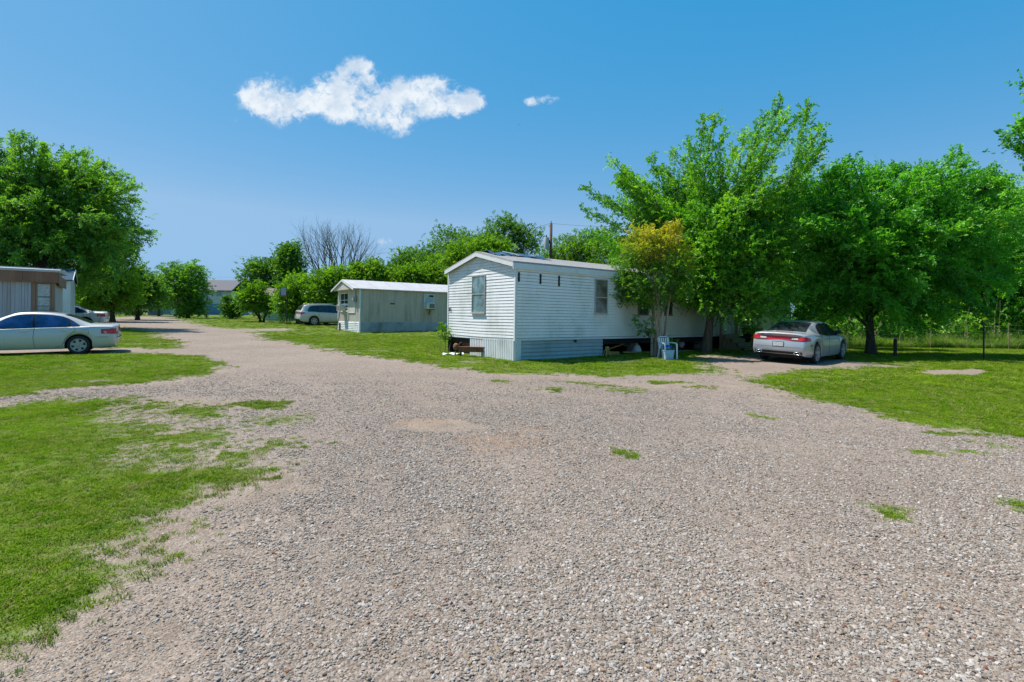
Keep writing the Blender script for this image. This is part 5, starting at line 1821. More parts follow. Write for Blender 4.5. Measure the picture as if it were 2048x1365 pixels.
class Car:
    def __init__(s, c):
        s.c = c
        s.L, s.Wh = c['L'], c['W'] / 2

    def w(s, x):
        return s.Wh * interp(s.c['plan'], x)

    def zb(s, x):
        return interp(s.c['belt'], x)

    def zd(s, x):
        return interp(s.c['deck'], x)

    def zr(s, x):
        return interp(s.c['roof'], x)

    def zl(s, x):
        z = interp(s.c['sill'], x)
        for a in s.c['axles']:
            R = s.c['R'] + 0.055
            if abs(x - a) < R:
                z = max(z, s.c['R'] + math.sqrt(R * R - (x - a) ** 2))
        return z

    def ring(s, x):
        w, zl, zb, zd = s.w(x), s.zl(x), s.zb(x), s.zd(x)
        h = zb - zl
        pts = [(w * 0.93, zl), (w * 0.985, zl + 0.12 * h), (w, zl + 0.35 * h), (w * 1.0, zl + 0.62 * h), (w * 0.985, zl + 0.84 * h), (w * 0.96, zb - 0.012), (w * 0.91, zb + 0.012),
               (w * 0.72, zb + 0.6 * (zd - zb) + 0.012), (w * 0.36, zd), (0, zd + 0.006)]
        return pts

    def xoff(s, x, k):
        """the tail and the nose lean: upper points move inwards"""
        c = s.c
        t0 = max(0.0, 1 - x / 0.35)
        t1 = max(0.0, 1 - (s.L - x) / 0.5)
        tail = c['tail'][k]
        nose = c['nose'][k]
        return x + t0 * tail - t1 * nose

    def side(s, x, z, off=0.0):
        """point on the glasshouse side"""
        zb, zr = s.zb(x), s.zr(x) - 0.045
        wb = s.w(x) * 0.935
        wr = s.wr(x)
        t = (z - zb) / max(zr - zb, 0.02)
        t = min(max(t, -0.1), 1.0)
        y = wb + (wr - wb) * t + 0.02 * math.sin(math.pi * max(t, 0))
        return (x, y + off, z + off * 0.35)

    def wr(s, x):
        return s.Wh * interp(s.c['roofw'], x)

    def build(s, root, paint, glass):
        c = s.c
        L = s.L
        xs = set(np.linspace(0, L, 46).tolist() + [0.02, 0.05, 0.1, 0.16, L - 0.02, L - 0.06, L - 0.12, L - 0.2])
        for a in c['axles']:
            R = c['R'] + 0.055
            for k in range(17):
                xs.add(a - R * math.cos(math.pi * k / 16))
            xs.add(a - R - 0.004)
            xs.add(a + R + 0.004)
        xs = sorted(xs)
        mb = MB()
        nr = 10
        for sgn in (1, -1):
            vs, fs = [], []
            for x in xs:
                for k, (y, z) in enumerate(s.ring(x)):
                    vs.append((s.xoff(x, k), y * sgn, z))
            for i in range(len(xs) - 1):
                for k in range(nr - 1):
                    q = (i * nr + k, (i + 1) * nr + k, (i + 1) * nr + k + 1, i * nr + k + 1)
                    fs.append(q if sgn > 0 else tuple(reversed(q)))
            # close tail and nose to the centre line
            for base_i, flip in ((0, False), ((len(xs) - 1) * nr, True)):
                o = len(vs)
                for k in range(nr):
                    vx, vy, vz = vs[base_i + k]
                    vs.append((vx, 0.0, vz))
                for k in range(nr - 1):
                    q = (base_i + k, base_i + k + 1, o + k + 1, o + k)
                    if flip:
                        q = tuple(reversed(q))
                    fs.append(q if sgn > 0 else tuple(reversed(q)))
            mb.add(vs, fs)
        body = mb.build('body', paint, root, smooth='auto')
        # glasshouse
        gh = MB()
        x0, x1 = c['roof'][0][0], c['roof'][-1][0]
        gx = np.linspace(x0, x1, 34)
        for sgn in (1, -1):
            vs, fs = [], []
            for x in gx:
                zr, zb = s.zr(x), s.zb(x)
                wr = s.wr(x)
                zt = max(zr - 0.045, zb - 0.01)
                a = s.side(x, zb - 0.01)
                b = s.side(x, (zb + zt) / 2)
                d = (x, wr, zt)
                ring = [(x, a[1], zb - 0.02), (x, b[1], (zb + zt) / 2), d, (x, wr * 0.90, zt + 0.028), (x, wr * 0.55, zr - 0.004), (x, 0, zr)]
                vs += [(p[0], p[1] * sgn, p[2]) for p in ring]
            m = 6
            for i in range(len(gx) - 1):
                for k in range(m - 1):
                    q = (i * m + k, (i + 1) * m + k, (i + 1) * m + k + 1, i * m + k + 1)
                    fs.append(q if sgn > 0 else tuple(reversed(q)))
            gh.add(vs, fs)
        gh.build('roof', paint, root, smooth='auto')
        # side windows with dark surround

        def strip(xa, xb, ztop, off, lo=0.022):
            out = MB()
            n, mrow = 14, 4
            for sgn in (1, -1):
                vs, fs = [], []
                for i in range(n + 1):
                    x = xa + (xb - xa) * i / n
                    zb = s.zb(x) + lo
                    zt = max(min(ztop(x), s.zr(x) - 0.075), zb + 0.002)
                    for j in range(mrow + 1):
                        p = s.side(x, zb + (zt - zb) * j / mrow, off)
                        vs.append((p[0], p[1] * sgn, p[2]))
                for i in range(n):
                    for j in range(mrow):
                        q = (i * (mrow + 1) + j, (i + 1) * (mrow + 1) + j, (i + 1) * (mrow + 1) + j + 1, i * (mrow + 1) + j + 1)
                        fs.append(q if sgn > 0 else tuple(reversed(q)))
                yield MB().add(vs, fs)
        dlo = c['dlo']
        for g in strip(dlo[0], dlo[-1], lambda x: interp(c['dlo_top'], x) + 0.02, 0.004, 0.008):
            g.build('window_surround', 'black_gap', root, smooth=True)
        for i in range(len(dlo) - 1):
            for g in strip(dlo[i] + (0.03 if i else 0.02), dlo[i + 1] - 0.03, lambda x: interp(c['dlo_top'], x), 0.009):
                g.build('side_window', glass, root, smooth=True)

        def top_patch(xa, xb, f):
            g = MB()

            def fn(u, v):
                x = xa + (xb - xa) * u
                wr = s.wr(x) * f
                y = wr * (2 * v - 1)
                a = abs(y) / s.wr(x)
                z = s.zr(x) - 0.004 * (a / 0.55) if a < 0.55 else s.zr(x) - 0.004 - (a - 0.55) / 0.35 * 0.013
                return (x, y, z + 0.009)
            return g.grid(fn, 10, 10)
        top_patch(*c['rear_glass'], 0.88).build('rear_window', c.get('rear_mat', 'car_glass'), root, smooth=True)
        top_patch(*c['front_glass'], 0.88).build('windscreen', 'car_glass', root, smooth=True)
        # dark underside
        ub = MB()
        ub.box(0.2, L - 0.25, -s.Wh * 0.72, s.Wh * 0.72, 0.2, 0.72)
        ub.build('underbody', 'black_gap', root)
        # wheels
        R = c['R']
        for a in c['axles']:
            for sgn in (1, -1):
                wy = sgn * (s.w(a) - 0.115)
                t = MB().lathe([(R * 0.66, -0.10), (R * 0.9, -0.108), (R * 0.985, -0.085), (R, -0.05), (R, 0.05), (R * 0.985, 0.085), (R * 0.9, 0.108), (R * 0.66, 0.10)], 28, 'y').build('wheel', 'black_rubber', root, smooth='auto')
                t.location = (a, wy, R)
                if sgn < 0:
                    t.rotation_euler = (0, 0, math.pi)
                rm = MB()
                rm.lathe([(R * 0.68, 0.098), (R * 0.70, 0.105), (R * 0.62, 0.104), (R * 0.58, 0.06)], 28, 'y')
                ns = c['spokes']
                for k in range(ns):
                    an = 2 * math.pi * k / ns + 0.3
                    p0 = (R * 0.1 * math.cos(an), 0.092, R * 0.1 * math.sin(an))
                    p1 = (R * 0.64 * math.cos(an), 0.094, R * 0.64 * math.sin(an))
                    rm.bar(p0, p1, R * c['spoke_w'], 0.03, up=(0, 1, 0))
                rm.lathe([(0.0, 0.112), (R * 0.12, 0.110), (R * 0.17, 0.098), (R * 0.17, 0.05)], 18, 'y')
                rm.build('rim', 'rim', t, smooth='auto')
                MB().lathe([(0, 0.045), (R * 0.66, 0.045), (R * 0.66, 0.03)], 24, 'y').build('brake', 'dark', t)
        # door gaps, handles, mirrors

        def body_side(x, z, off):
            r = s.ring(x)
            for k in range(5):
                if r[k][1] <= z <= r[k + 1][1]:
                    t = (z - r[k][1]) / (r[k + 1][1] - r[k][1] + 1e-9)
                    return (x, r[k][0] + (r[k + 1][0] - r[k][0]) * t + off, z)
            return (x, r[5][0] + off, z)
        for sgn in (1, -1):
            for line in c['doors']:
                pts = []
                for i in range(len(line) - 1):
                    for q in range(6):
                        t = q / 6
                        pts.append((line[i][0] + (line[i + 1][0] - line[i][0]) * t, line[i][1] + (line[i + 1][1] - line[i][1]) * t))
                pts.append(line[-1])
                g = MB()
                pp = [body_side(x, z, 0.0005) for x, z in pts]
                g.tube([(p[0], p[1] * sgn, p[2]) for p in pp], 0.006, 4)
                g.build('door_gap', 'black_gap', root)
            for (hx, hz) in c['handles']:
                a = body_side(hx - 0.09, hz, 0.022)
                b = body_side(hx + 0.09, hz, 0.022)
                MB().bar((a[0], a[1] * sgn, a[2]), (b[0], b[1] * sgn, b[2]), 0.022, 0.03).build('door_handle', paint, root)
            mx, mz = c['mirror']
            mr = MB()
            p = s.side(mx, mz, 0.0)
            mr.lathe([(0.0, -0.06), (0.075, -0.05), (0.09, 0.0), (0.075, 0.05), (0.0, 0.07)], 12, 'x')
            mr.v = [(v[0] + mx, sgn * (p[1] + 0.13) + v[1] * 1.35, mz + v[2] * 0.85) for v in mr.v]
            mr.bar((mx, sgn * (p[1] - 0.01), mz - 0.03), (mx, sgn * (p[1] + 0.09), mz - 0.01), 0.05, 0.04)
            mr.build('mirror', c.get('mirror_mat', paint), root, smooth='auto')
        s.body_side = body_side
        return body

    def tail_point(s, y, z, off=0.008):
        """point on the tail, from the rounded end section"""
        # walk stations until half width exceeds |y|
        best = None
        for x in np.linspace(0, 0.45, 46):
            r = s.ring(x)
            ww = r[0][0]
            kk = 0.0
            for k in range(6):
                if r[k][1] <= z <= r[k + 1][1]:
                    t = (z - r[k][1]) / (r[k + 1][1] - r[k][1] + 1e-9)
                    ww = r[k][0] + (r[k + 1][0] - r[k][0]) * t
                    kk = k + t
            k0 = int(kk)
            t = kk - k0
            xx = s.xoff(x, k0) * (1 - t) + s.xoff(x, min(k0 + 1, 9)) * t
            if ww >= abs(y):
                return (xx - off, y, z)
            best = (xx, math.copysign(ww + off, y), z)
        return best

    def tail_patch(s, ya, yb, za, zb, off=0.008, nu=14, nv=6):
        return MB().grid(lambda u, v: s.tail_point(ya(v) + (yb(v) - ya(v)) * u, za(u) + (zb(u) - za(u)) * v, off), nu, nv)


CAMRY = dict(L=4.81, W=1.80, R=0.325, axles=(1.08, 3.80), spokes=6, spoke_w=0.30,
             plan=[(0, 0.80), (0.03, 0.88), (0.12, 0.945), (0.4, 0.985), (1.0, 1.0), (3.6, 1.0), (4.3, 0.965), (4.65, 0.86), (4.76, 0.76), (4.81, 0.66)],
             belt=[(0, 0.93), (0.1, 0.965), (0.6, 0.985), (1.4, 0.965), (3.3, 0.90), (4.2, 0.78), (4.65, 0.66), (4.81, 0.60)],
             deck=[(0, 0.99), (0.06, 1.045), (0.4, 1.06), (0.75, 1.07), (1.5, 1.0), (3.2, 0.97), (3.6, 1.0), (4.2, 0.90), (4.65, 0.74), (4.81, 0.63)],
             roof=[(0.62, 1.055), (0.8, 1.11), (1.3, 1.33), (1.6, 1.42), (1.95, 1.47), (2.35, 1.485), (2.7, 1.465), (3.0, 1.36), (3.4, 1.16), (3.75, 0.98)],
             roofw=[(0.62, 0.82), (1.3, 0.70), (2.0, 0.655), (2.6, 0.66), (3.0, 0.70), (3.75, 0.85)],
             sill=[(0, 0.34), (0.1, 0.27), (0.7, 0.22), (1.6, 0.20), (3.3, 0.20), (4.3, 0.20), (4.7, 0.24), (4.81, 0.30)],
             tail=[0.02, 0.0, 0.0, 0.03, 0.05, 0.05, 0.04, 0.02, 0.0, 0.0], nose=[0.05, 0.0, 0.0, 0.05, 0.1, 0.12, 0.12, 0.1, 0.08, 0.06],
             dlo=[1.05, 1.32, 2.27, 3.32], dlo_top=[(1.05, 1.0), (1.25, 1.16), (1.6, 1.345), (2.0, 1.40), (2.5, 1.395), (2.85, 1.32), (3.32, 1.02)],
             rear_glass=(0.74, 1.48), front_glass=(2.82, 3.58),
             doors=[[(2.25, 0.95), (2.28, 0.6), (2.24, 0.26)], [(1.20, 0.96), (1.16, 0.85), (1.30, 0.72), (1.45, 0.55), (1.52, 0.32), (1.7, 0.25)], [(3.42, 0.88), (3.45, 0.5), (3.40, 0.26)], [(0.25, 0.60), (0.62, 0.60)]],
             handles=[(1.48, 0.84), (2.52, 0.82)], mirror=(3.22, 1.02))

CHARGER = dict(L=5.08, W=1.905, R=0.365, axles=(1.08, 4.13), spokes=5, spoke_w=0.26,
               plan=[(0, 0.83), (0.04, 0.90), (0.15, 0.95), (0.5, 0.99), (1.1, 1.0), (2.6, 0.975), (4.1, 0.99), (4.6, 0.965), (4.95, 0.87), (5.04, 0.80), (5.08, 0.72)],
               belt=[(0, 0.985), (0.15, 1.02), (0.6, 1.035), (1.3, 1.03), (2.2, 0.965), (3.6, 0.94), (4.6, 0.86), (5.0, 0.76), (5.08, 0.68)],
               deck=[(0, 1.035), (0.05, 1.075), (0.3, 1.085), (0.8, 1.09), (1.6, 1.05), (3.4, 1.0), (3.9, 1.03), (4.6, 0.95), (5.0, 0.82), (5.08, 0.70)],
               roof=[(0.55, 1.08), (0.8, 1.15), (1.3, 1.33), (1.75, 1.44), (2.2, 1.48), (2.6, 1.48), (2.95, 1.45), (3.3, 1.31), (3.9, 1.01)],
               roofw=[(0.55, 0.80), (1.3, 0.68), (2.0, 0.625), (2.9, 0.63), (3.3, 0.68), (3.9, 0.82)],
               sill=[(0, 0.33), (0.1, 0.28), (0.8, 0.24), (1.7, 0.22), (3.5, 0.22), (4.6, 0.22), (5.0, 0.25), (5.08, 0.32)],
               tail=[0.06, 0.02, 0.0, 0.02, 0.07, 0.07, 0.05, 0.02, 0.0, 0.0], nose=[0.06, 0.0, 0.0, 0.03, 0.05, 0.06, 0.08, 0.08, 0.06, 0.05],
               dlo=[1.35, 1.62, 2.42, 3.52], dlo_top=[(1.35, 1.12), (1.55, 1.28), (1.85, 1.36), (2.3, 1.395), (2.9, 1.385), (3.1, 1.32), (3.52, 1.05)],
               rear_glass=(0.68, 1.62), front_glass=(3.02, 3.75),
               doors=[[(2.40, 1.0), (2.42, 0.6), (2.38, 0.28)], [(1.58, 1.03), (1.50, 0.85), (1.56, 0.6), (1.70, 0.30)], [(3.62, 0.92), (3.66, 0.5), (3.6, 0.28)], [(1.7, 0.86), (3.4, 0.83)]],
               handles=[(1.78, 0.90), (2.66, 0.87)], mirror=(3.42, 1.08), mirror_mat='dark')

SUV = dict(L=5.2, W=1.99, R=0.375, axles=(1.12, 4.14), spokes=6, spoke_w=0.24,
           plan=[(0, 0.82), (0.04, 0.89), (0.15, 0.95), (0.5, 0.99), (1.1, 1.0), (4.1, 1.0), (4.8, 0.94), (5.1, 0.84), (5.2, 0.72)],
           belt=[(0, 1.10), (0.15, 1.14), (0.8, 1.15), (1.6, 1.10), (3.4, 1.02), (4.4, 0.98), (5.0, 0.86), (5.2, 0.74)],
           deck=[(0, 1.15), (0.2, 1.20), (0.8, 1.2), (3.4, 1.1), (4.0, 1.14), (4.8, 1.02), (5.2, 0.8)],
           roof=[(0.08, 1.18), (0.22, 1.40), (0.40, 1.66), (0.8, 1.74), (1.6, 1.78), (2.4, 1.78), (2.8, 1.74), (3.3, 1.54), (4.0, 1.12)],
           roofw=[(0.08, 0.83), (0.4, 0.70), (1.6, 0.68), (2.7, 0.68), (3.3, 0.72), (4.0, 0.84)],
           sill=[(0, 0.42), (0.2, 0.34), (0.8, 0.28), (4.6, 0.27), (5.1, 0.30), (5.2, 0.38)],
           tail=[0.06, 0.0, 0.0, 0.05, 0.08, 0.08, 0.06, 0.04, 0.0, 0.0], nose=[0.06, 0.0, 0.0, 0.03, 0.06, 0.08, 0.1, 0.1, 0.08, 0.06],
           dlo=[0.62, 1.45, 2.40, 3.55], dlo_top=[(0.62, 1.30), (0.8, 1.56), (1.2, 1.63), (2.4, 1.66), (2.9, 1.60), (3.55, 1.16)],
           rear_glass=(0.13, 0.40), front_glass=(2.85, 3.85),
           doors=[[(2.38, 1.06), (2.40, 0.6), (2.38, 0.33)], [(1.5, 1.1), (1.5, 0.9), (1.68, 0.6), (1.7, 0.35)], [(3.6, 1.0), (3.6, 0.5), (3.5, 0.33)]],
           handles=[(1.75, 0.98), (2.65, 0.96)], mirror=(3.42, 1.16))


def place_car(root, heading, wheel_world, c, side):
    """stand a car so that its rear wheel on one side (side=+1 left, -1 right) touches the given ground point"""
    hx, hy = math.cos(heading), math.sin(heading)
    lx, ly = -hy, hx
    a = c['axles'][0]
    wy = side * (c['W'] / 2 - 0.115)
    ox = wheel_world[0] - hx * a - lx * wy
    oy = wheel_world[1] - hy * a - ly * wy
    zs = []
    for ax in c['axles']:
        for sg in (1, -1):
            zs.append(float(gz(ox + hx * ax + lx * sg * 0.8, oy + hy * ax + ly * sg * 0.8)))
    rear, front = (zs[0] + zs[1]) / 2, (zs[2] + zs[3]) / 2
    left, right = (zs[0] + zs[2]) / 2, (zs[1] + zs[3]) / 2
    wb = c['axles'][1] - c['axles'][0]
    pitch = -math.atan2(front - rear, wb)
    rollc = math.atan2(left - right, 1.6)
    root.location = (ox, oy, rear + (front - rear) * (-a) / wb)
    root.rotation_euler = (rollc, pitch, heading)


def camry():
    root = thing('parked_car', 'pale silver four door sedan parked on the grass at the left edge', 'car')
    k = Car(CAMRY)
    k.build(root, 'champagne_paint', 'car_glass_blue')
    # the car points to the left of the picture: heading west-south-west
    p = gp(158, 709)
    place_car(root, math.radians(32 + 180), p, CAMRY, 1)
    for sg in (1, -1):
        lm = k.tail_patch(lambda v: sg * (0.56 + 0.10 * (1 - v)), lambda v: sg * 0.90, lambda u: 0.70 + 0.02 * u, lambda u: 0.93 - 0.05 * u, 0.020)
        lo = lm.build('tail_light', 'lamp_red', root, smooth=True)
        k.tail_patch(lambda v: sg * 0.60, lambda v: sg * 0.72, lambda u: 0.78, lambda u: 0.84, 0.028).build('reversing_lamp', 'lamp_clear', lo, smooth=True)
        # wrap round the flank
        g = MB()

        def fn(u, v, sg=sg):
            x = 0.09 + 0.25 * u * (1 - 0.6 * abs(v - 0.55))
            q = k.body_side(x, 0.70 + 0.02 * u + (0.22 - 0.06 * u) * v, 0.008)
            return (k.xoff(q[0], 4) - 0.022, (q[1] + 0.020) * sg, q[2])
        g.grid(fn, 8, 6)
        g.build('tail_light', 'lamp_red', root, smooth=True)
    k.tail_patch(lambda v: -0.26, lambda v: 0.26, lambda u: 0.66, lambda u: 0.80, 0.014).build('number_plate', 'plate', root)
    k.tail_patch(lambda v: -0.7, lambda v: 0.7, lambda u: 0.56, lambda u: 0.585, 0.006).build('bumper_gap', 'black_gap', root)
    # fuel flap on the near flank, aerial
    pts = [(0.80, 0.72), (1.0, 0.72), (1.0, 0.86), (0.80, 0.86), (0.80, 0.72)]
    g = MB()
    for a, b in zip(pts[:-1], pts[1:]):
        g.tube([k.body_side(a[0], a[1], 0.001), k.body_side(b[0], b[1], 0.001)], 0.004, 4)
    g.build('fuel_flap', 'black_gap', root)
    MB().tube([(0.66, -0.45, 1.05), (0.60, -0.45, 1.36)], 0.006, 5).build('aerial', 'dark', root)
    MB().tube([(0.35, 0.70, 0.26), (-0.02, 0.70, 0.25)], 0.03, 8).build('exhaust', 'chrome', root)
    return root


CAM = camry()


def charger():
    root = thing('parked_car', 'silver muscle sedan with wide red tail light strip parked under the trees', 'car')
    k = Car(CHARGER)
    k.build(root, 'silver_paint', 'car_glass')
    p = gp(1628, 728)
    place_car(root, math.radians(43), p, CHARGER, -1)
    w0 = lambda u: 0.845 + 0.020 * abs(math.sin(math.pi * 2 * (u - 0.5))) * (1 if 0.25 < u < 0.75 else 1)
    tl = k.tail_patch(lambda v: -0.90, lambda v: 0.90, lambda u: 0.80 + 0.035 * math.exp(-((u - 0.5) / 0.16) ** 2) - 0.0 * u, lambda u: 0.955, 0.012, 40, 5).build('tail_light', 'lamp_red', root, smooth=True)
    for sg in (1, -1):
        k.tail_patch(lambda v: sg * 0.42, lambda v: sg * 0.62, lambda u: 0.855, lambda u: 0.905, 0.018).build('reversing_lamp', 'lamp_clear', tl, smooth=True)
        k.tail_patch(lambda v: sg * 0.40, lambda v: sg * 0.84, lambda u: 0.81, lambda u: 0.835, 0.017).build('lamp_edge', 'dark', tl, smooth=True)
        tip = MB()
        x0 = k.tail_point(sg * 0.62, 0.40, 0.0)[0]
        tip.lathe([(0.045, 0.02), (0.06, -0.06), (0.048, -0.062), (0.045, 0.0)], 16, 'x')
        tip.v = [(v[0] + x0, sg * 0.63 + v[1] * 1.9, 0.385 + v[2] * 0.8) for v in tip.v]
        tip.build('exhaust_tip', 'chrome', root, smooth=True)
        g = MB()

        def fn(u, v, sg=sg):
            x = 0.04 + 0.30 * u
            q = k.body_side(x, 0.81 + (0.14 - 0.05 * u) * v, 0.008)
            return (k.xoff(q[0], 4) - 0.020, (q[1] + 0.018) * sg, q[2])
        g.grid(fn, 6, 4)
        g.build('tail_light', 'lamp_red', root, smooth=True)
        MB().bar(*[(lambda q: (q[0], q[1] * sg, q[2]))(k.body_side(xx, 0.66, 0.006)) for xx in (0.36, 0.50)], 0.012, 0.04).build('side_marker', 'lamp_red', root)
    k.tail_patch(lambda v: -0.78, lambda v: 0.78, lambda u: 0.345, lambda u: 0.43, 0.010, 16, 3).build('diffuser', 'dark', root)
    pl = k.tail_patch(lambda v: -0.17, lambda v: 0.17, lambda u: 0.60, lambda u: 0.745, 0.016, 6, 3).build('number_plate', 'plate', root)
    k.tail_patch(lambda v: -0.19, lambda v: 0.19, lambda u: 0.585, lambda u: 0.76, 0.010, 6, 3).build('plate_frame', 'dark', pl)
    k.tail_patch(lambda v: -0.86, lambda v: 0.86, lambda u: 0.575, lambda u: 0.582, 0.004, 16, 1).build('bumper_gap', 'black_gap', root)
    MB().box(0.50, 0.56, -0.28, 0.28, 1.085, 1.10).build('brake_light', 'lamp_red', root)
    return root


charger()


def suv():
    root = thing('parked_car', 'pearl silver SUV parked beyond the grey metal mobile home', 'car')
    k = Car(SUV)
    k.build(root, 'pearl_paint', 'car_glass')
    Y = 43.0
    X = (628 - 1024) / F * Y
    place_car(root, HA, (X, Y), SUV, -1)
    for sg in (1, -1):
        k.tail_patch(lambda v: sg * 0.62, lambda v: sg * 0.93, lambda u: 0.92, lambda u: 1.10, 0.012).build('tail_light', 'lamp_red', root, smooth=True)
        g = MB()

        def fn(u, v, sg=sg):
            x = 0.04 + 0.34 * u
            q = k.body_side(x, 0.92 + 0.08 * u + (0.19 - 0.10 * u) * v, 0.010)
            return (k.xoff(q[0], 4) - 0.020, (q[1] + 0.018) * sg, q[2])
        g.grid(fn, 6, 4)
        g.build('tail_light', 'lamp_red', root, smooth=True)
    k.tail_patch(lambda v: -0.9, lambda v: 0.9, lambda u: 0.42, lambda u: 0.55, 0.010).build('bumper', 'dark', root)
    k.tail_patch(lambda v: -0.26, lambda v: 0.26, lambda u: 0.78, lambda u: 0.90, 0.012).build('number_plate', 'plate', root)
    for sg in (1, -1):
        MB().tube([(0.7, sg * 0.62, 1.76), (0.8, sg * 0.62, 1.81), (2.5, sg * 0.62, 1.83), (2.7, sg * 0.62, 1.78)], 0.018, 6).build('roof_rail', 'chrome', root)


suv()


def far_sedan():
    c = copy_tree(CAM)
    c.name = 'parked_car'
    c['label'] = 'white car half hidden behind the pale sedan, near the blue roofed home'
    for ch in c.children:
        if ch.name.startswith(('body', 'roof', 'door_handle', 'mirror')):
            ch.data = ch.data.copy()
            ch.data.materials.clear()
            ch.data.materials.append(M['white_paint'])
    Y = 36.0
    place_car(c, math.radians(30 + 180), ((172 - 1024) / F * Y, Y), CAMRY, 1)


far_sedan()


# ------------------------------------------------------------------ poles, wires, fence
def utility_pole():
    Y = 47.0
    p = on_ground(1100, Y)
    root = thing('utility_pole', 'brown wooden utility pole with grey transformer behind the white home', 'utility pole', p)
    h = W(1100, 447, Y).z - p.z
    MB().tube([(0, 0, -0.3), (0, 0, h * 0.5), (0, 0, h)], [0.17, 0.145, 0.12], 10).build('post', 'pole_wood', root, smooth=True)
    zt = W(1100, 487, Y).z - p.z
    tr = MB().lathe([(0, -0.55), (0.21, -0.53), (0.23, -0.4), (0.23, 0.42), (0.2, 0.5), (0, 0.53)], 16, 'z', (-0.40, -0.1, zt)).build('transformer', 'grey_paint', root, smooth='auto')
    MB().tube([(-0.40, -0.1, zt + 0.5), (-0.40, -0.1, zt + 0.72)], 0.04, 8).build('bushing', 'dark', tr)
    MB().bar((-0.4, 0, zt + 0.1), (0, 0, zt + 0.1), 0.06, 0.3).build('bracket', 'dark', root)
    MB().tube([(-0.22, 0, h - 0.25), (0.12, 0, h - 0.25)], 0.03, 6).build('insulator', 'dark', root)
    MB().tube([(0, 0, h), (0, 0, h + 0.2)], 0.035, 6).build('pin', 'dark', root)
    return p + Vector((0, 0, h))


T1 = utility_pole()


def far_pole():
    Y = 75.0
    p = on_ground(797, Y)
    root = thing('utility_pole', 'thin far utility pole left of the bulky dark tree', 'utility pole', p)
    h = W(797, 503, Y).z - p.z
    MB().tube([(0, 0, -0.3), (0, 0, h)], [0.16, 0.12], 8).build('post', 'pole_wood', root, smooth=True)
    MB().tube([(0.4, 0, h - 1.3), (0.4, 0, h - 0.7)], 0.12, 8).build('cutout_switch', 'dark', root)
    MB().bar((0, 0, h - 0.9), (0.4, 0, h - 0.9), 0.05, 0.05).build('bracket', 'dark', root)
    return p + Vector((0, 0, h))


T2 = far_pole()


def wire(a, b, sag, name, label, r=0.012):
    mb = MB()
    pts = []
    for i in range(17):
        t = i / 16
        q = Vector(a).lerp(Vector(b), t)
        q.z -= sag * 4 * t * (1 - t)
        pts.append(q)
    mb.tube(pts, r, 4)
    return tag(mb.build(name, 'dark'), label, 'wire')


wire(T1, T2, 0.5, 'power_line', 'thin power line strung between the two utility poles')
wire(T1, W(1420, 440, 40), 0.4, 'power_line', 'power line running right from the transformer pole into the elm')
wire(T2, W(470, 512, 110), 0.8, 'power_line', 'thin power line running left from the far utility pole')
wire(W(385, 552, 130), W(500, 553, 130), 0.3, 'power_line', 'faint upper wire above the blue house')


def leaning_pole():
    Y = 66.0
    p = on_ground(413, Y)
    root = thing('service_pole', 'thin reddish service pole leaning before the blue house', 'pole', p)
    h = W(416, 597, Y).z - p.z
    MB().tube([(0, 0, -0.2), (0.12, 0, h * 0.55)], [0.10, 0.08], 8).build('post', 'rust', root)
    MB().tube([(0.12, 0, h * 0.5), (0.25, 0, h)], [0.035, 0.03], 6).build('riser_pipe', 'frame_grey', root)
    MB().box(-0.02, 0.28, -0.14, -0.06, h * 0.32, h * 0.48).build('meter_box', 'grey_paint', root)


leaning_pole()


def basketball_hoop():
    Y = 44.0
    p = on_ground(574, Y)
    root = thing('basketball_hoop', 'grey basketball backboard on a thin black pole by the shrubs', 'basketball hoop', p)
    zt, zb = W(567, 575, Y).z - p.z, W(567, 592, Y).z - p.z
    MB().tube([(0, 0, -0.1), (0, 0, zb + 0.3)], 0.045, 8).build('pole', 'dark', root)
    MB().box(-0.50, 0.0, -0.16, -0.12, zb, zt).build('backboard', 'grey_paint', root)
    for (a, b) in (((-0.5, zb), (0, zb)), ((-0.5, zt), (0, zt)), ((-0.5, zb), (-0.5, zt)), ((0, zb), (0, zt))):
        MB().bar((a[0], -0.165, a[1]), (b[0], -0.165, b[1]), 0.03, 0.03, up=(0, 1, 0)).build('backboard_edge', 'dark', root)
    g = MB()
    g.tube([(-0.27 + 0.2 * math.cos(t * 0.5236), -0.38 + 0.2 * math.sin(t * 0.5236), zb - 0.05) for t in range(13)], 0.012, 5)
    g.build('rim', 'rust', root)
    MB().bar((-0.2, -0.14, zb + 0.2), (0, 0, zb - 0.1), 0.04, 0.04).build('bracket', 'dark', root)


basketball_hoop()


def fence_posts():
    # stub post
    p = gp(1790, 714)
    z = float(gz(*p))
    Y = p[1]
    root = thing('fence_post', 'short thick dark wooden post right of the shade tree', 'post', (p[0], p[1], z))
    h = W(1790, 678, Y).z - z
    MB().tube([(0, 0, -0.1), (0.01, 0, h * 0.5), (0.0, 0, h - 0.02), (0, 0, h)], [0.075, 0.07, 0.068, 0.05], 10).build('post', 'bark_dark', root)
    MB().tube([(0, -0.075, h * 0.72), (0.02, -0.085, h * 0.70)], 0.012, 5).build('staple', 'frame_grey', root)
    p = gp(1968, 722)
    z = float(gz(*p))
    root = thing('fence_post', 'thin tall black steel post standing on the right lawn', 'post', (p[0], p[1], z))
    h = W(1967, 645, p[1]).z - z
    mb = MB()
    mb.bar((0, 0, -0.1), (-0.03, 0, h), 0.05, 0.012, up=(0, 1, 0))
    mb.bar((0, 0.02, -0.1), (-0.03, 0.02, h), 0.012, 0.04, up=(0, 1, 0))
    mb.build('post', 'dark', root)
    for i in range(8):
        MB().box(-0.03 * i / 8 - 0.012, -0.03 * i / 8 + 0.012, -0.02, -0.006, h * (0.2 + 0.1 * i), h * (0.2 + 0.1 * i) + 0.02).build('stud', 'dark', root)


fence_posts()


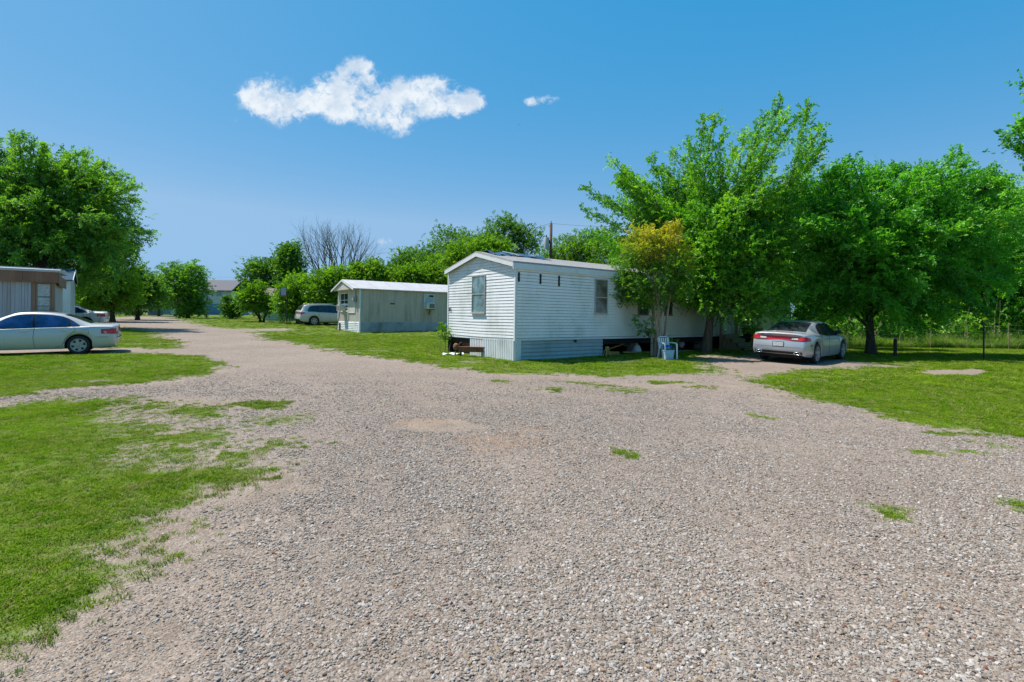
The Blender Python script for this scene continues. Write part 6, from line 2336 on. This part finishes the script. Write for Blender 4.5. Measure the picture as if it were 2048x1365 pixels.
def wood_fence():
    root = thing('wire_fence', 'sagging wire fence on thin pale posts along the edge of the wood', 'fence', on_ground(1700, 28.0))
    o = Vector(root.location)
    tops = []
    for i, px in enumerate((1660, 1697, 1738, 1800, 1862, 1935, 2018, 2110)):
        q = on_ground(px, 28.4)
        h = 1.35 + 0.12 * math.sin(i * 2.3)
        a, b = q - o, q - o + Vector((0.03 * math.sin(i * 5), 0, h))
        MB().tube([a - Vector((0, 0, .1)), b], 0.019, 6).build('post', 'wood_old', root)
        tops.append((a, b))
    for k in range(5):
        mb = MB()
        pts = []
        for (a, b) in tops:
            pts.append(a.lerp(b, 0.2 + 0.18 * k))
        mb.tube(pts, 0.0022, 4)
        mb.build('wire', 'frame_grey', root)


wood_fence()


# ------------------------------------------------------------------ clutter round the white home
HZ = float(gz0(0.095, 16.5))
HM = Matrix.Translation((0.095, 16.5, 0)) @ Matrix.Rotation(HA, 4, 'Z')


def home_pt(x, y):
    q = HM @ Vector((x, y, 0))
    q.z = float(gz(q.x, q.y))
    return q


def hitch():
    p = on_ground(940, 18.0)
    root = thing('trailer_hitch', 'rusty steel tow hitch standing before the white gable', 'hitch', p, math.radians(-6))
    s = 18.0 / F
    z1, z0 = (707 - 687) * s, (707 - 700) * s + 0.05
    mb = MB()
    mb.box(-0.38, 0.56, -0.06, 0.06, z0 + 0.02, z1 - 0.02)
    mb.box(-0.40, 0.58, -0.09, 0.09, z1 - 0.02, z1 + 0.005)
    mb.box(-0.40, 0.58, -0.09, 0.09, z0, z0 + 0.02)
    mb.build('beam', 'rust', root)
    MB().box(0.50, 0.57, -0.05, 0.05, -0.1, z0).build('leg', 'dark', root)
    MB().box(-0.33, -0.28, -0.04, 0.04, -0.1, z0).build('leg', 'dark', root)
    c = MB()
    c.lathe([(0.0, -0.12), (0.07, -0.11), (0.10, -0.03), (0.095, 0.07), (0.05, 0.13), (0, 0.14)], 14, 'z', (-0.48, 0, z0 + 0.16))
    c.build('coupler', 'rust', root, smooth=True)
    MB().tube([(-0.40, 0, z1), (-0.36, 0, z1 + 0.10), (-0.30, 0, z1 + 0.16)], 0.018, 6).build('lever', 'rust', root)
    MB().tube([(-0.47, -0.05, z0), (-0.50, -0.06, z0 - 0.10)], 0.03, 8).build('jack_socket', 'wood_orange', root)


hitch()


def scrap_sheet():
    p = on_ground(906, 18.7)
    mb = MB()
    mb.grid(lambda u, v: (-0.35 + 0.75 * u, -0.12 + 0.26 * v, 0.02 + 0.05 * math.sin(u * 6 + v * 2) ** 2 + 0.02 * v), 14, 4)
    o = mb.build('scrap_sheet', 'plastic_white')
    o.location = p
    o.rotation_euler = (0, 0, 0.15)
    tag(o, 'small crumpled white sheet on the grass by the gable corner', 'scrap')


scrap_sheet()


def steps():
    q = home_pt(11.5, -0.05)
    root = thing('wooden_steps', 'weathered wooden steps with handrail under the elm', 'steps', q, HA)
    for i in range(4):
        z = 0.17 * (i + 1)
        y = -1.25 + 0.30 * i
        MB().box(0.0, 1.15, y, y + 0.31, z - 0.04, z).build('tread', 'wood_old', root)
        MB().box(0.02, 1.13, y + 0.01, y + 0.04, z - 0.16, z - 0.045).build('riser', 'wood_old', root)
    for x in (0.03, 1.12):
        MB().prism([(-1.2, -0.05), (-0.05, -0.05), (-0.05, 0.62), (-0.25, 0.62)], x - 0.02, x + 0.02, 'x').build('stringer', 'wood_old', root)
    for (x, y, h) in ((1.22, -1.25, 0.95), (1.22, -0.15, 1.45), (-0.06, -0.15, 1.45)):
        MB().box(x - 0.045, x + 0.045, y - 0.045, y + 0.045, -0.1, h).build('post', 'wood_old', root)
    MB().bar((1.22, -1.32, 0.97), (1.22, -0.10, 1.47), 0.09, 0.04).build('handrail', 'wood_old', root)


steps()


def trash_cart():
    q = home_pt(13.15, -0.75)
    root = thing('trash_cart', 'dark green wheeled trash cart beside the wooden steps', 'trash cart', q, HA)
    mb = MB()
    mb.add([(-0.22, -0.24, 0.06), (0.22, -0.24, 0.06), (0.22, 0.22, 0.06), (-0.22, 0.22, 0.06), (-0.30, -0.32, 1.0), (0.30, -0.32, 1.0), (0.30, 0.36, 1.0), (-0.30, 0.36, 1.0)],
           [(0, 3, 2, 1), (4, 5, 6, 7), (0, 1, 5, 4), (1, 2, 6, 5), (2, 3, 7, 6), (3, 0, 4, 7)])
    mb.build('bin', 'cart_green', root)
    MB().grid(lambda u, v: (-0.33 + 0.66 * u, -0.36 + 0.78 * v, 1.01 + 0.09 * math.sin(math.pi * u) * 0.6 + 0.05 * math.sin(math.pi * v)), 8, 6).build('lid', 'cart_green', root, smooth=True)
    MB().tube([(-0.28, 0.44, 0.95), (0.28, 0.44, 0.95)], 0.02, 6).build('handle', 'cart_green', root)
    for x in (-0.27, 0.27):
        MB().lathe([(0, -0.03), (0.12, -0.03), (0.13, 0), (0.12, 0.03), (0, 0.03)], 16, 'x', (x, 0.27, 0.12)).build('wheel', 'black_rubber', root)


trash_cart()


def chair():
    p = on_ground(1336, 18.7)
    root = thing('plastic_chair', 'white plastic armchair standing by the small orange tipped tree', 'chair', p, math.radians(18))
    root.scale = (0.86, 0.86, 0.86)
    sh = 0.42
    st = MB().grid(lambda u, v: (-0.23 + 0.46 * u, -0.22 + 0.44 * v, sh - 0.03 * math.sin(math.pi * u) * math.sin(math.pi * v)), 8, 8)
    st.grid(lambda u, v: (-0.23 + 0.46 * u, 0.22 - 0.44 * v, sh - 0.025), 1, 1)
    st.build('seat', 'plastic_white', root, smooth=True)
    for i in range(5):
        x = -0.18 + 0.09 * i
        MB().bar((x, 0.22, sh), (x * 1.1, 0.33, 0.86), 0.055, 0.012, up=(0, 1, 0)).build('back_slat', 'plastic_white', root)
    MB().tube([(-0.24, 0.23, sh), (-0.26, 0.33, 0.84), (-0.15, 0.35, 0.91), (0.15, 0.35, 0.91), (0.26, 0.33, 0.84), (0.24, 0.23, sh)], 0.022, 6).build('back_frame', 'plastic_white', root)
    for sx in (-1, 1):
        MB().tube([(sx * 0.25, 0.29, 0.66), (sx * 0.29, 0.05, 0.66), (sx * 0.29, -0.20, 0.64)], [0.024, 0.03, 0.03], 6).build('armrest', 'plastic_white', root)
        MB().bar((sx * 0.29, -0.22, 0.64), (sx * 0.28, -0.26, 0.0), 0.055, 0.035).build('leg', 'plastic_white', root)
        MB().bar((sx * 0.24, 0.22, sh), (sx * 0.27, 0.30, 0.0), 0.055, 0.035).build('leg', 'plastic_white', root)
    cush = MB().grid(lambda u, v: (-0.19 + 0.38 * u, -0.15 + 0.34 * v, sh + 0.06 + 0.10 * math.sin(math.pi * u) ** 0.5 * math.sin(math.pi * v) ** 0.5), 10, 10)
    c = cush.build('cushion', 'plastic_blue', None, smooth=True)
    c.matrix_world = Matrix.Translation(p) @ Matrix.Rotation(math.radians(18), 4, 'Z') @ Matrix.Scale(0.86, 4)
    tag(c, 'blue cushion lying on the white plastic chair', 'cushion')
    b = thing('storage_bin', 'pale blue plastic bin pushed under the white chair', 'bin', p + Vector((-0.03, -0.10, 0)), math.radians(18))
    b.scale = (0.86, 0.86, 0.86)
    mb = MB()
    mb.add([(-0.17, -0.16, 0.0), (0.17, -0.16, 0.0), (0.17, 0.12, 0.0), (-0.17, 0.12, 0.0), (-0.20, -0.19, 0.34), (0.20, -0.19, 0.34), (0.20, 0.15, 0.34), (-0.20, 0.15, 0.34)],
           [(0, 3, 2, 1), (4, 5, 6, 7), (0, 1, 5, 4), (1, 2, 6, 5), (2, 3, 7, 6), (3, 0, 4, 7)])
    mb.build('bin_body', 'plastic_pale', b)
    MB().box(-0.215, 0.215, -0.205, 0.165, 0.342, 0.37).build('lid', 'plastic_pale', b)


chair()


def umbrella():
    p = on_ground(1330, 19.5)
    root = thing('folded_umbrella', 'folded white patio umbrella leaning in the small orange tipped tree', 'umbrella', p)
    s = 19.0 / F
    zt, zb = (708 - 640) * s, (708 - 684) * s
    mb = MB()
    n = 14
    prof = [(0.02, zt), (0.045, zt - 0.15), (0.075, zt - 0.45), (0.11, zb + 0.12), (0.12, zb)]
    vs, fs = [], []
    for j, (r, z) in enumerate(prof):
        for k in range(n):
            a = 2 * math.pi * k / n
            rr = r * (1.0 if k % 2 else 0.62)
            vs.append((rr * math.cos(a) + 0.03 * (zt - z), rr * math.sin(a), z))
    for j in range(len(prof) - 1):
        for k in range(n):
            k2 = (k + 1) % n
            fs.append((j * n + k, (j + 1) * n + k, (j + 1) * n + k2, j * n + k2))
    mb.add(vs, fs)
    mb.build('canopy', 'cloth_white', root)
    MB().tube([(0.06, 0, -0.05), (0.0, 0, zt + 0.06)], 0.018, 8).build('pole', 'frame_grey', root)


umbrella()

# things lying in the open crawl space
for (nm, lab, xa, ya, xb, yb, za, zb_, w, h, mt) in (
        ('lumber_board', 'yellow board propped slantwise in the crawl space', 4.9, 0.75, 5.9, 0.5, 0.12, 0.42, 0.16, 0.05, 'wood_new'),
        ('lumber_board', 'orange brown board lying at the end of the ribbed skirting', 4.15, -0.12, 4.95, 0.05, 0.12, 0.08, 0.10, 0.12, 'wood_orange'),
        ('lumber_board', 'long yellowish board lying flat under the white home', 5.3, 0.1, 6.9, 0.05, 0.10, 0.04, 0.12, 0.04, 'wood_new'),
        ('lumber_board', 'short pale board on the ground left of the elm trunk', 8.4, -0.1, 9.3, -0.15, 0.05, 0.03, 0.12, 0.04, 'wood_old')):
    a = home_pt(xa, ya) + Vector((0, 0, za))
    b = home_pt(xb, yb) + Vector((0, 0, zb_))
    tag(MB().bar(a, b, w, h).build(nm, mt), lab, 'board')


def bag(name, lab, x, y, r, h, mt, seed):
    rng = np.random.default_rng(seed)
    q = home_pt(x, y)
    mb = MB()
    mb.lathe([(0.0, 0.0), (r, 0.02), (r * 1.1, h * 0.3), (r * 0.8, h * 0.65), (r * 0.25, h * 0.88), (r * 0.35, h), (0.0, h * 0.97)], 14, 'z')
    mb.v = [(v[0] * (1 + rng.normal(0, .10)), v[1] * (1 + rng.normal(0, .10)), v[2] * (1 + rng.normal(0, .04))) for v in mb.v]
    o = mb.build(name, mt, smooth=False)
    o.location = q
    tag(o, lab, 'bag')


bag('trash_bag', 'white plastic bag sitting in the dark crawl space', 6.35, 0.35, 0.17, 0.42, 'cloth_white', 1)
bag('trash_bag', 'small blue bag beside the ribbed skirting end', 4.45, 0.5, 0.14, 0.28, 'plastic_blue', 2)


def yellow_tool():
    q = home_pt(4.16, -0.10)
    root = thing('yellow_jack_stand', 'small yellow jack stand at the end of the ribbed skirting', 'jack stand', q, 0.4)
    for (sx, sy) in ((-1, -1), (1, -1), (1, 1), (-1, 1)):
        MB().bar((sx * 0.10, sy * 0.10, 0), (sx * 0.03, sy * 0.03, 0.30), 0.04, 0.02).build('leg', 'wood_new', root)
    MB().box(-0.05, 0.05, -0.05, 0.05, 0.30, 0.36).build('head', 'wood_new', root)


yellow_tool()


def spare_tyre():
    q = home_pt(9.2, 0.35)
    root = thing('spare_tyre', 'black spare tyre standing in the crawl space left of the elm', 'tyre', q + Vector((0, 0, 0.31)), HA)
    MB().lathe([(0.19, -0.09), (0.27, -0.10), (0.31, -0.06), (0.31, 0.06), (0.27, 0.10), (0.19, 0.09)], 24, 'y').build('tyre', 'black_rubber', root, smooth='auto')
    MB().lathe([(0.0, -0.03), (0.06, -0.05), (0.17, -0.02), (0.195, -0.085)], 20, 'y').build('rim', 'frame_grey', root, smooth=True)


spare_tyre()

# ------------------------------------------------------------------ far end of the road


def dumpster():
    Y = 74.0
    p = on_ground(311, Y)
    root = thing('dumpster', 'grey blue dumpster at the far end of the gravel road', 'dumpster', p, 0.3)
    mb = MB()
    mb.prism([(-0.75, 0.1), (0.75, 0.1), (0.85, 1.15), (-0.85, 1.35)], -0.7, 0.7, 'x')
    mb.build('container', 'dumpster', root)
    MB().prism([(-0.9, 1.37), (0.88, 1.17), (0.88, 1.22), (-0.9, 1.42)], -0.74, 0.74, 'x').build('lid', 'dark', root)
    for x in (-0.75, 0.75):
        MB().box(x - 0.06, x + 0.06, -0.5, 0.5, 0.6, 0.75).build('fork_pocket', 'dumpster', root)


dumpster()


def cargo_trailer():
    Y = 76.0
    p = on_ground(268, Y)
    root = thing('flatbed_trailer', 'black flatbed trailer loaded with cut wood at the far roadside', 'trailer', p, 0.12)
    MB().box(-3.0, 2.6, -1.0, 1.0, 0.45, 0.62).build('deck', 'dark', root)
    for x in (-2.9, -1.4, 0.1, 1.5, 2.5):
        MB().box(x - 0.04, x + 0.04, -1.03, -0.97, 0.62, 1.15).build('stake', 'dark', root)
    MB().box(-3.0, 2.6, -1.04, -1.0, 1.08, 1.15).build('rail', 'dark', root)
    for x in (-0.5, 0.35):
        for s in (-1, 1):
            MB().lathe([(0.0, -0.09), (0.3, -0.1), (0.34, 0), (0.3, 0.1), (0, 0.09)], 16, 'y', (x, s * 1.0, 0.34)).build('wheel', 'black_rubber', root)
    MB().bar((2.6, 0, 0.5), (4.0, 0, 0.45), 0.12, 0.12).build('drawbar', 'dark', root)
    r = random.Random(8)
    k = 0
    for i in range(12):
        x = -0.9 + 3.2 * (i % 9) / 9 + r.uniform(-.1, .1)
        z = 0.72 + 0.2 * (i // 9)
        mb = MB().tube([(0, -0.3, 0), (0, 0.3, 0)], r.uniform(0.09, 0.13), 8)
        o = mb.build('log', 'firewood')
        o.location = p + Vector((x, -0.55 + 0.12 * x, z))
        o.rotation_euler = (0, 0, r.uniform(-.3, .3))
        tag(o, 'cut log in the pile on the black flatbed trailer', 'log', 'cut logs on the flatbed trailer')


cargo_trailer()


def camper():
    Y = 82.0
    p = on_ground(262, Y)
    root = thing('camper', 'cream camper trailer half hidden under the far left trees', 'camper', p, 0.05)
    MB().prism([(-2.3, 0.5), (2.2, 0.5), (2.3, 1.2), (2.1, 2.4), (1.7, 2.6), (-1.9, 2.6), (-2.2, 2.3)], -1.1, 1.1, 'y').build('body', 'cream', root)
    window(root, -1.4, -0.5, 1.3, 1.9, False, 'frame_grey', 'glass', 0.5, y=-1.1)
    MB().box(0.5, 1.2, -1.13, -1.1, 0.6, 2.3).build('door', 'white_trim', root)
    MB().box(-2.2, 2.2, -1.115, -1.1, 1.0, 1.1).build('stripe', 'brown_trim', root)
    for s in (-1, 1):
        MB().lathe([(0.0, -0.09), (0.3, -0.1), (0.34, 0), (0.3, 0.1), (0, 0.09)], 16, 'y', (0.2, s * 0.95, 0.34)).build('wheel', 'black_rubber', root)


camper()


def far_shed(px, Y, w, h, mt, lab, rm='roof_white', rz=0.0):
    p = on_ground(px, Y)
    root = thing('shed', lab, 'shed', p, rz)
    MB().box(-w / 2, w / 2, 0, 3, -0.3, h).build('wall', mt, root)
    MB().prism([(-0.3, h), (1.5, h + 0.7), (3.3, h), (3.3, h + 0.06), (1.5, h + 0.76), (-0.3, h + 0.06)], -w / 2 - 0.2, w / 2 + 0.2, 'x').build('roof', rm, root)
    MB().box(w * 0.1, w * 0.1 + 0.9, -0.04, 0, -0.1, min(2.0, h - 0.1)).build('door', 'white_trim', root)
    window(root, -w * 0.35, -w * 0.35 + 0.7, 1.0, 1.7, False, 'white_trim', 'glass', 0.5)


far_shed(338, 92, 3.4, 2.4, 'blue_wall', 'low blue shed right of the dumpster, behind the roadside tree')
far_shed(322, 104, 4.6, 3.3, 'pale_wall', 'pale shed behind the dumpster under the far trees')
far_shed(215, 88, 7.0, 2.7, 'pale_wall', 'pale shed far behind the flatbed trailer under the left trees')


def bird(px, py, Y, span, rz, lab):
    q = W(px, py, Y)
    root = thing('bird', lab, 'bird', q, rz, None)
    mb = MB().lathe([(0.0, -0.5), (0.05, -0.42), (0.11, -0.1), (0.12, 0.15), (0.07, 0.4), (0.0, 0.5)], 10, 'x')
    for sg in (1, -1):
        mb.add([(0.15, 0.05 * sg, 0.03), (-0.12, 0.05 * sg, 0.03), (0.02, 0.6 * sg, 0.22), (0.16, 0.62 * sg, 0.22), (-0.18, 1.1 * sg, 0.12)], [(0, 1, 2, 3), (3, 2, 4)])
    mb.add([(-0.4, 0, 0.02), (-0.75, 0.14, 0.02), (-0.75, -0.14, 0.02)], [(0, 1, 2)])
    mb.v = [(a * span, b * span, c * span) for a, b, c in mb.v]
    mb.build('body', 'dark', root, smooth='auto')


bird(1222, 306, 45, 0.16, 0.5, 'small dark bird flying left of the elm top')
bird(1038, 250, 60, 0.16, 1.2, 'small dark bird flying below the small cloud wisp')
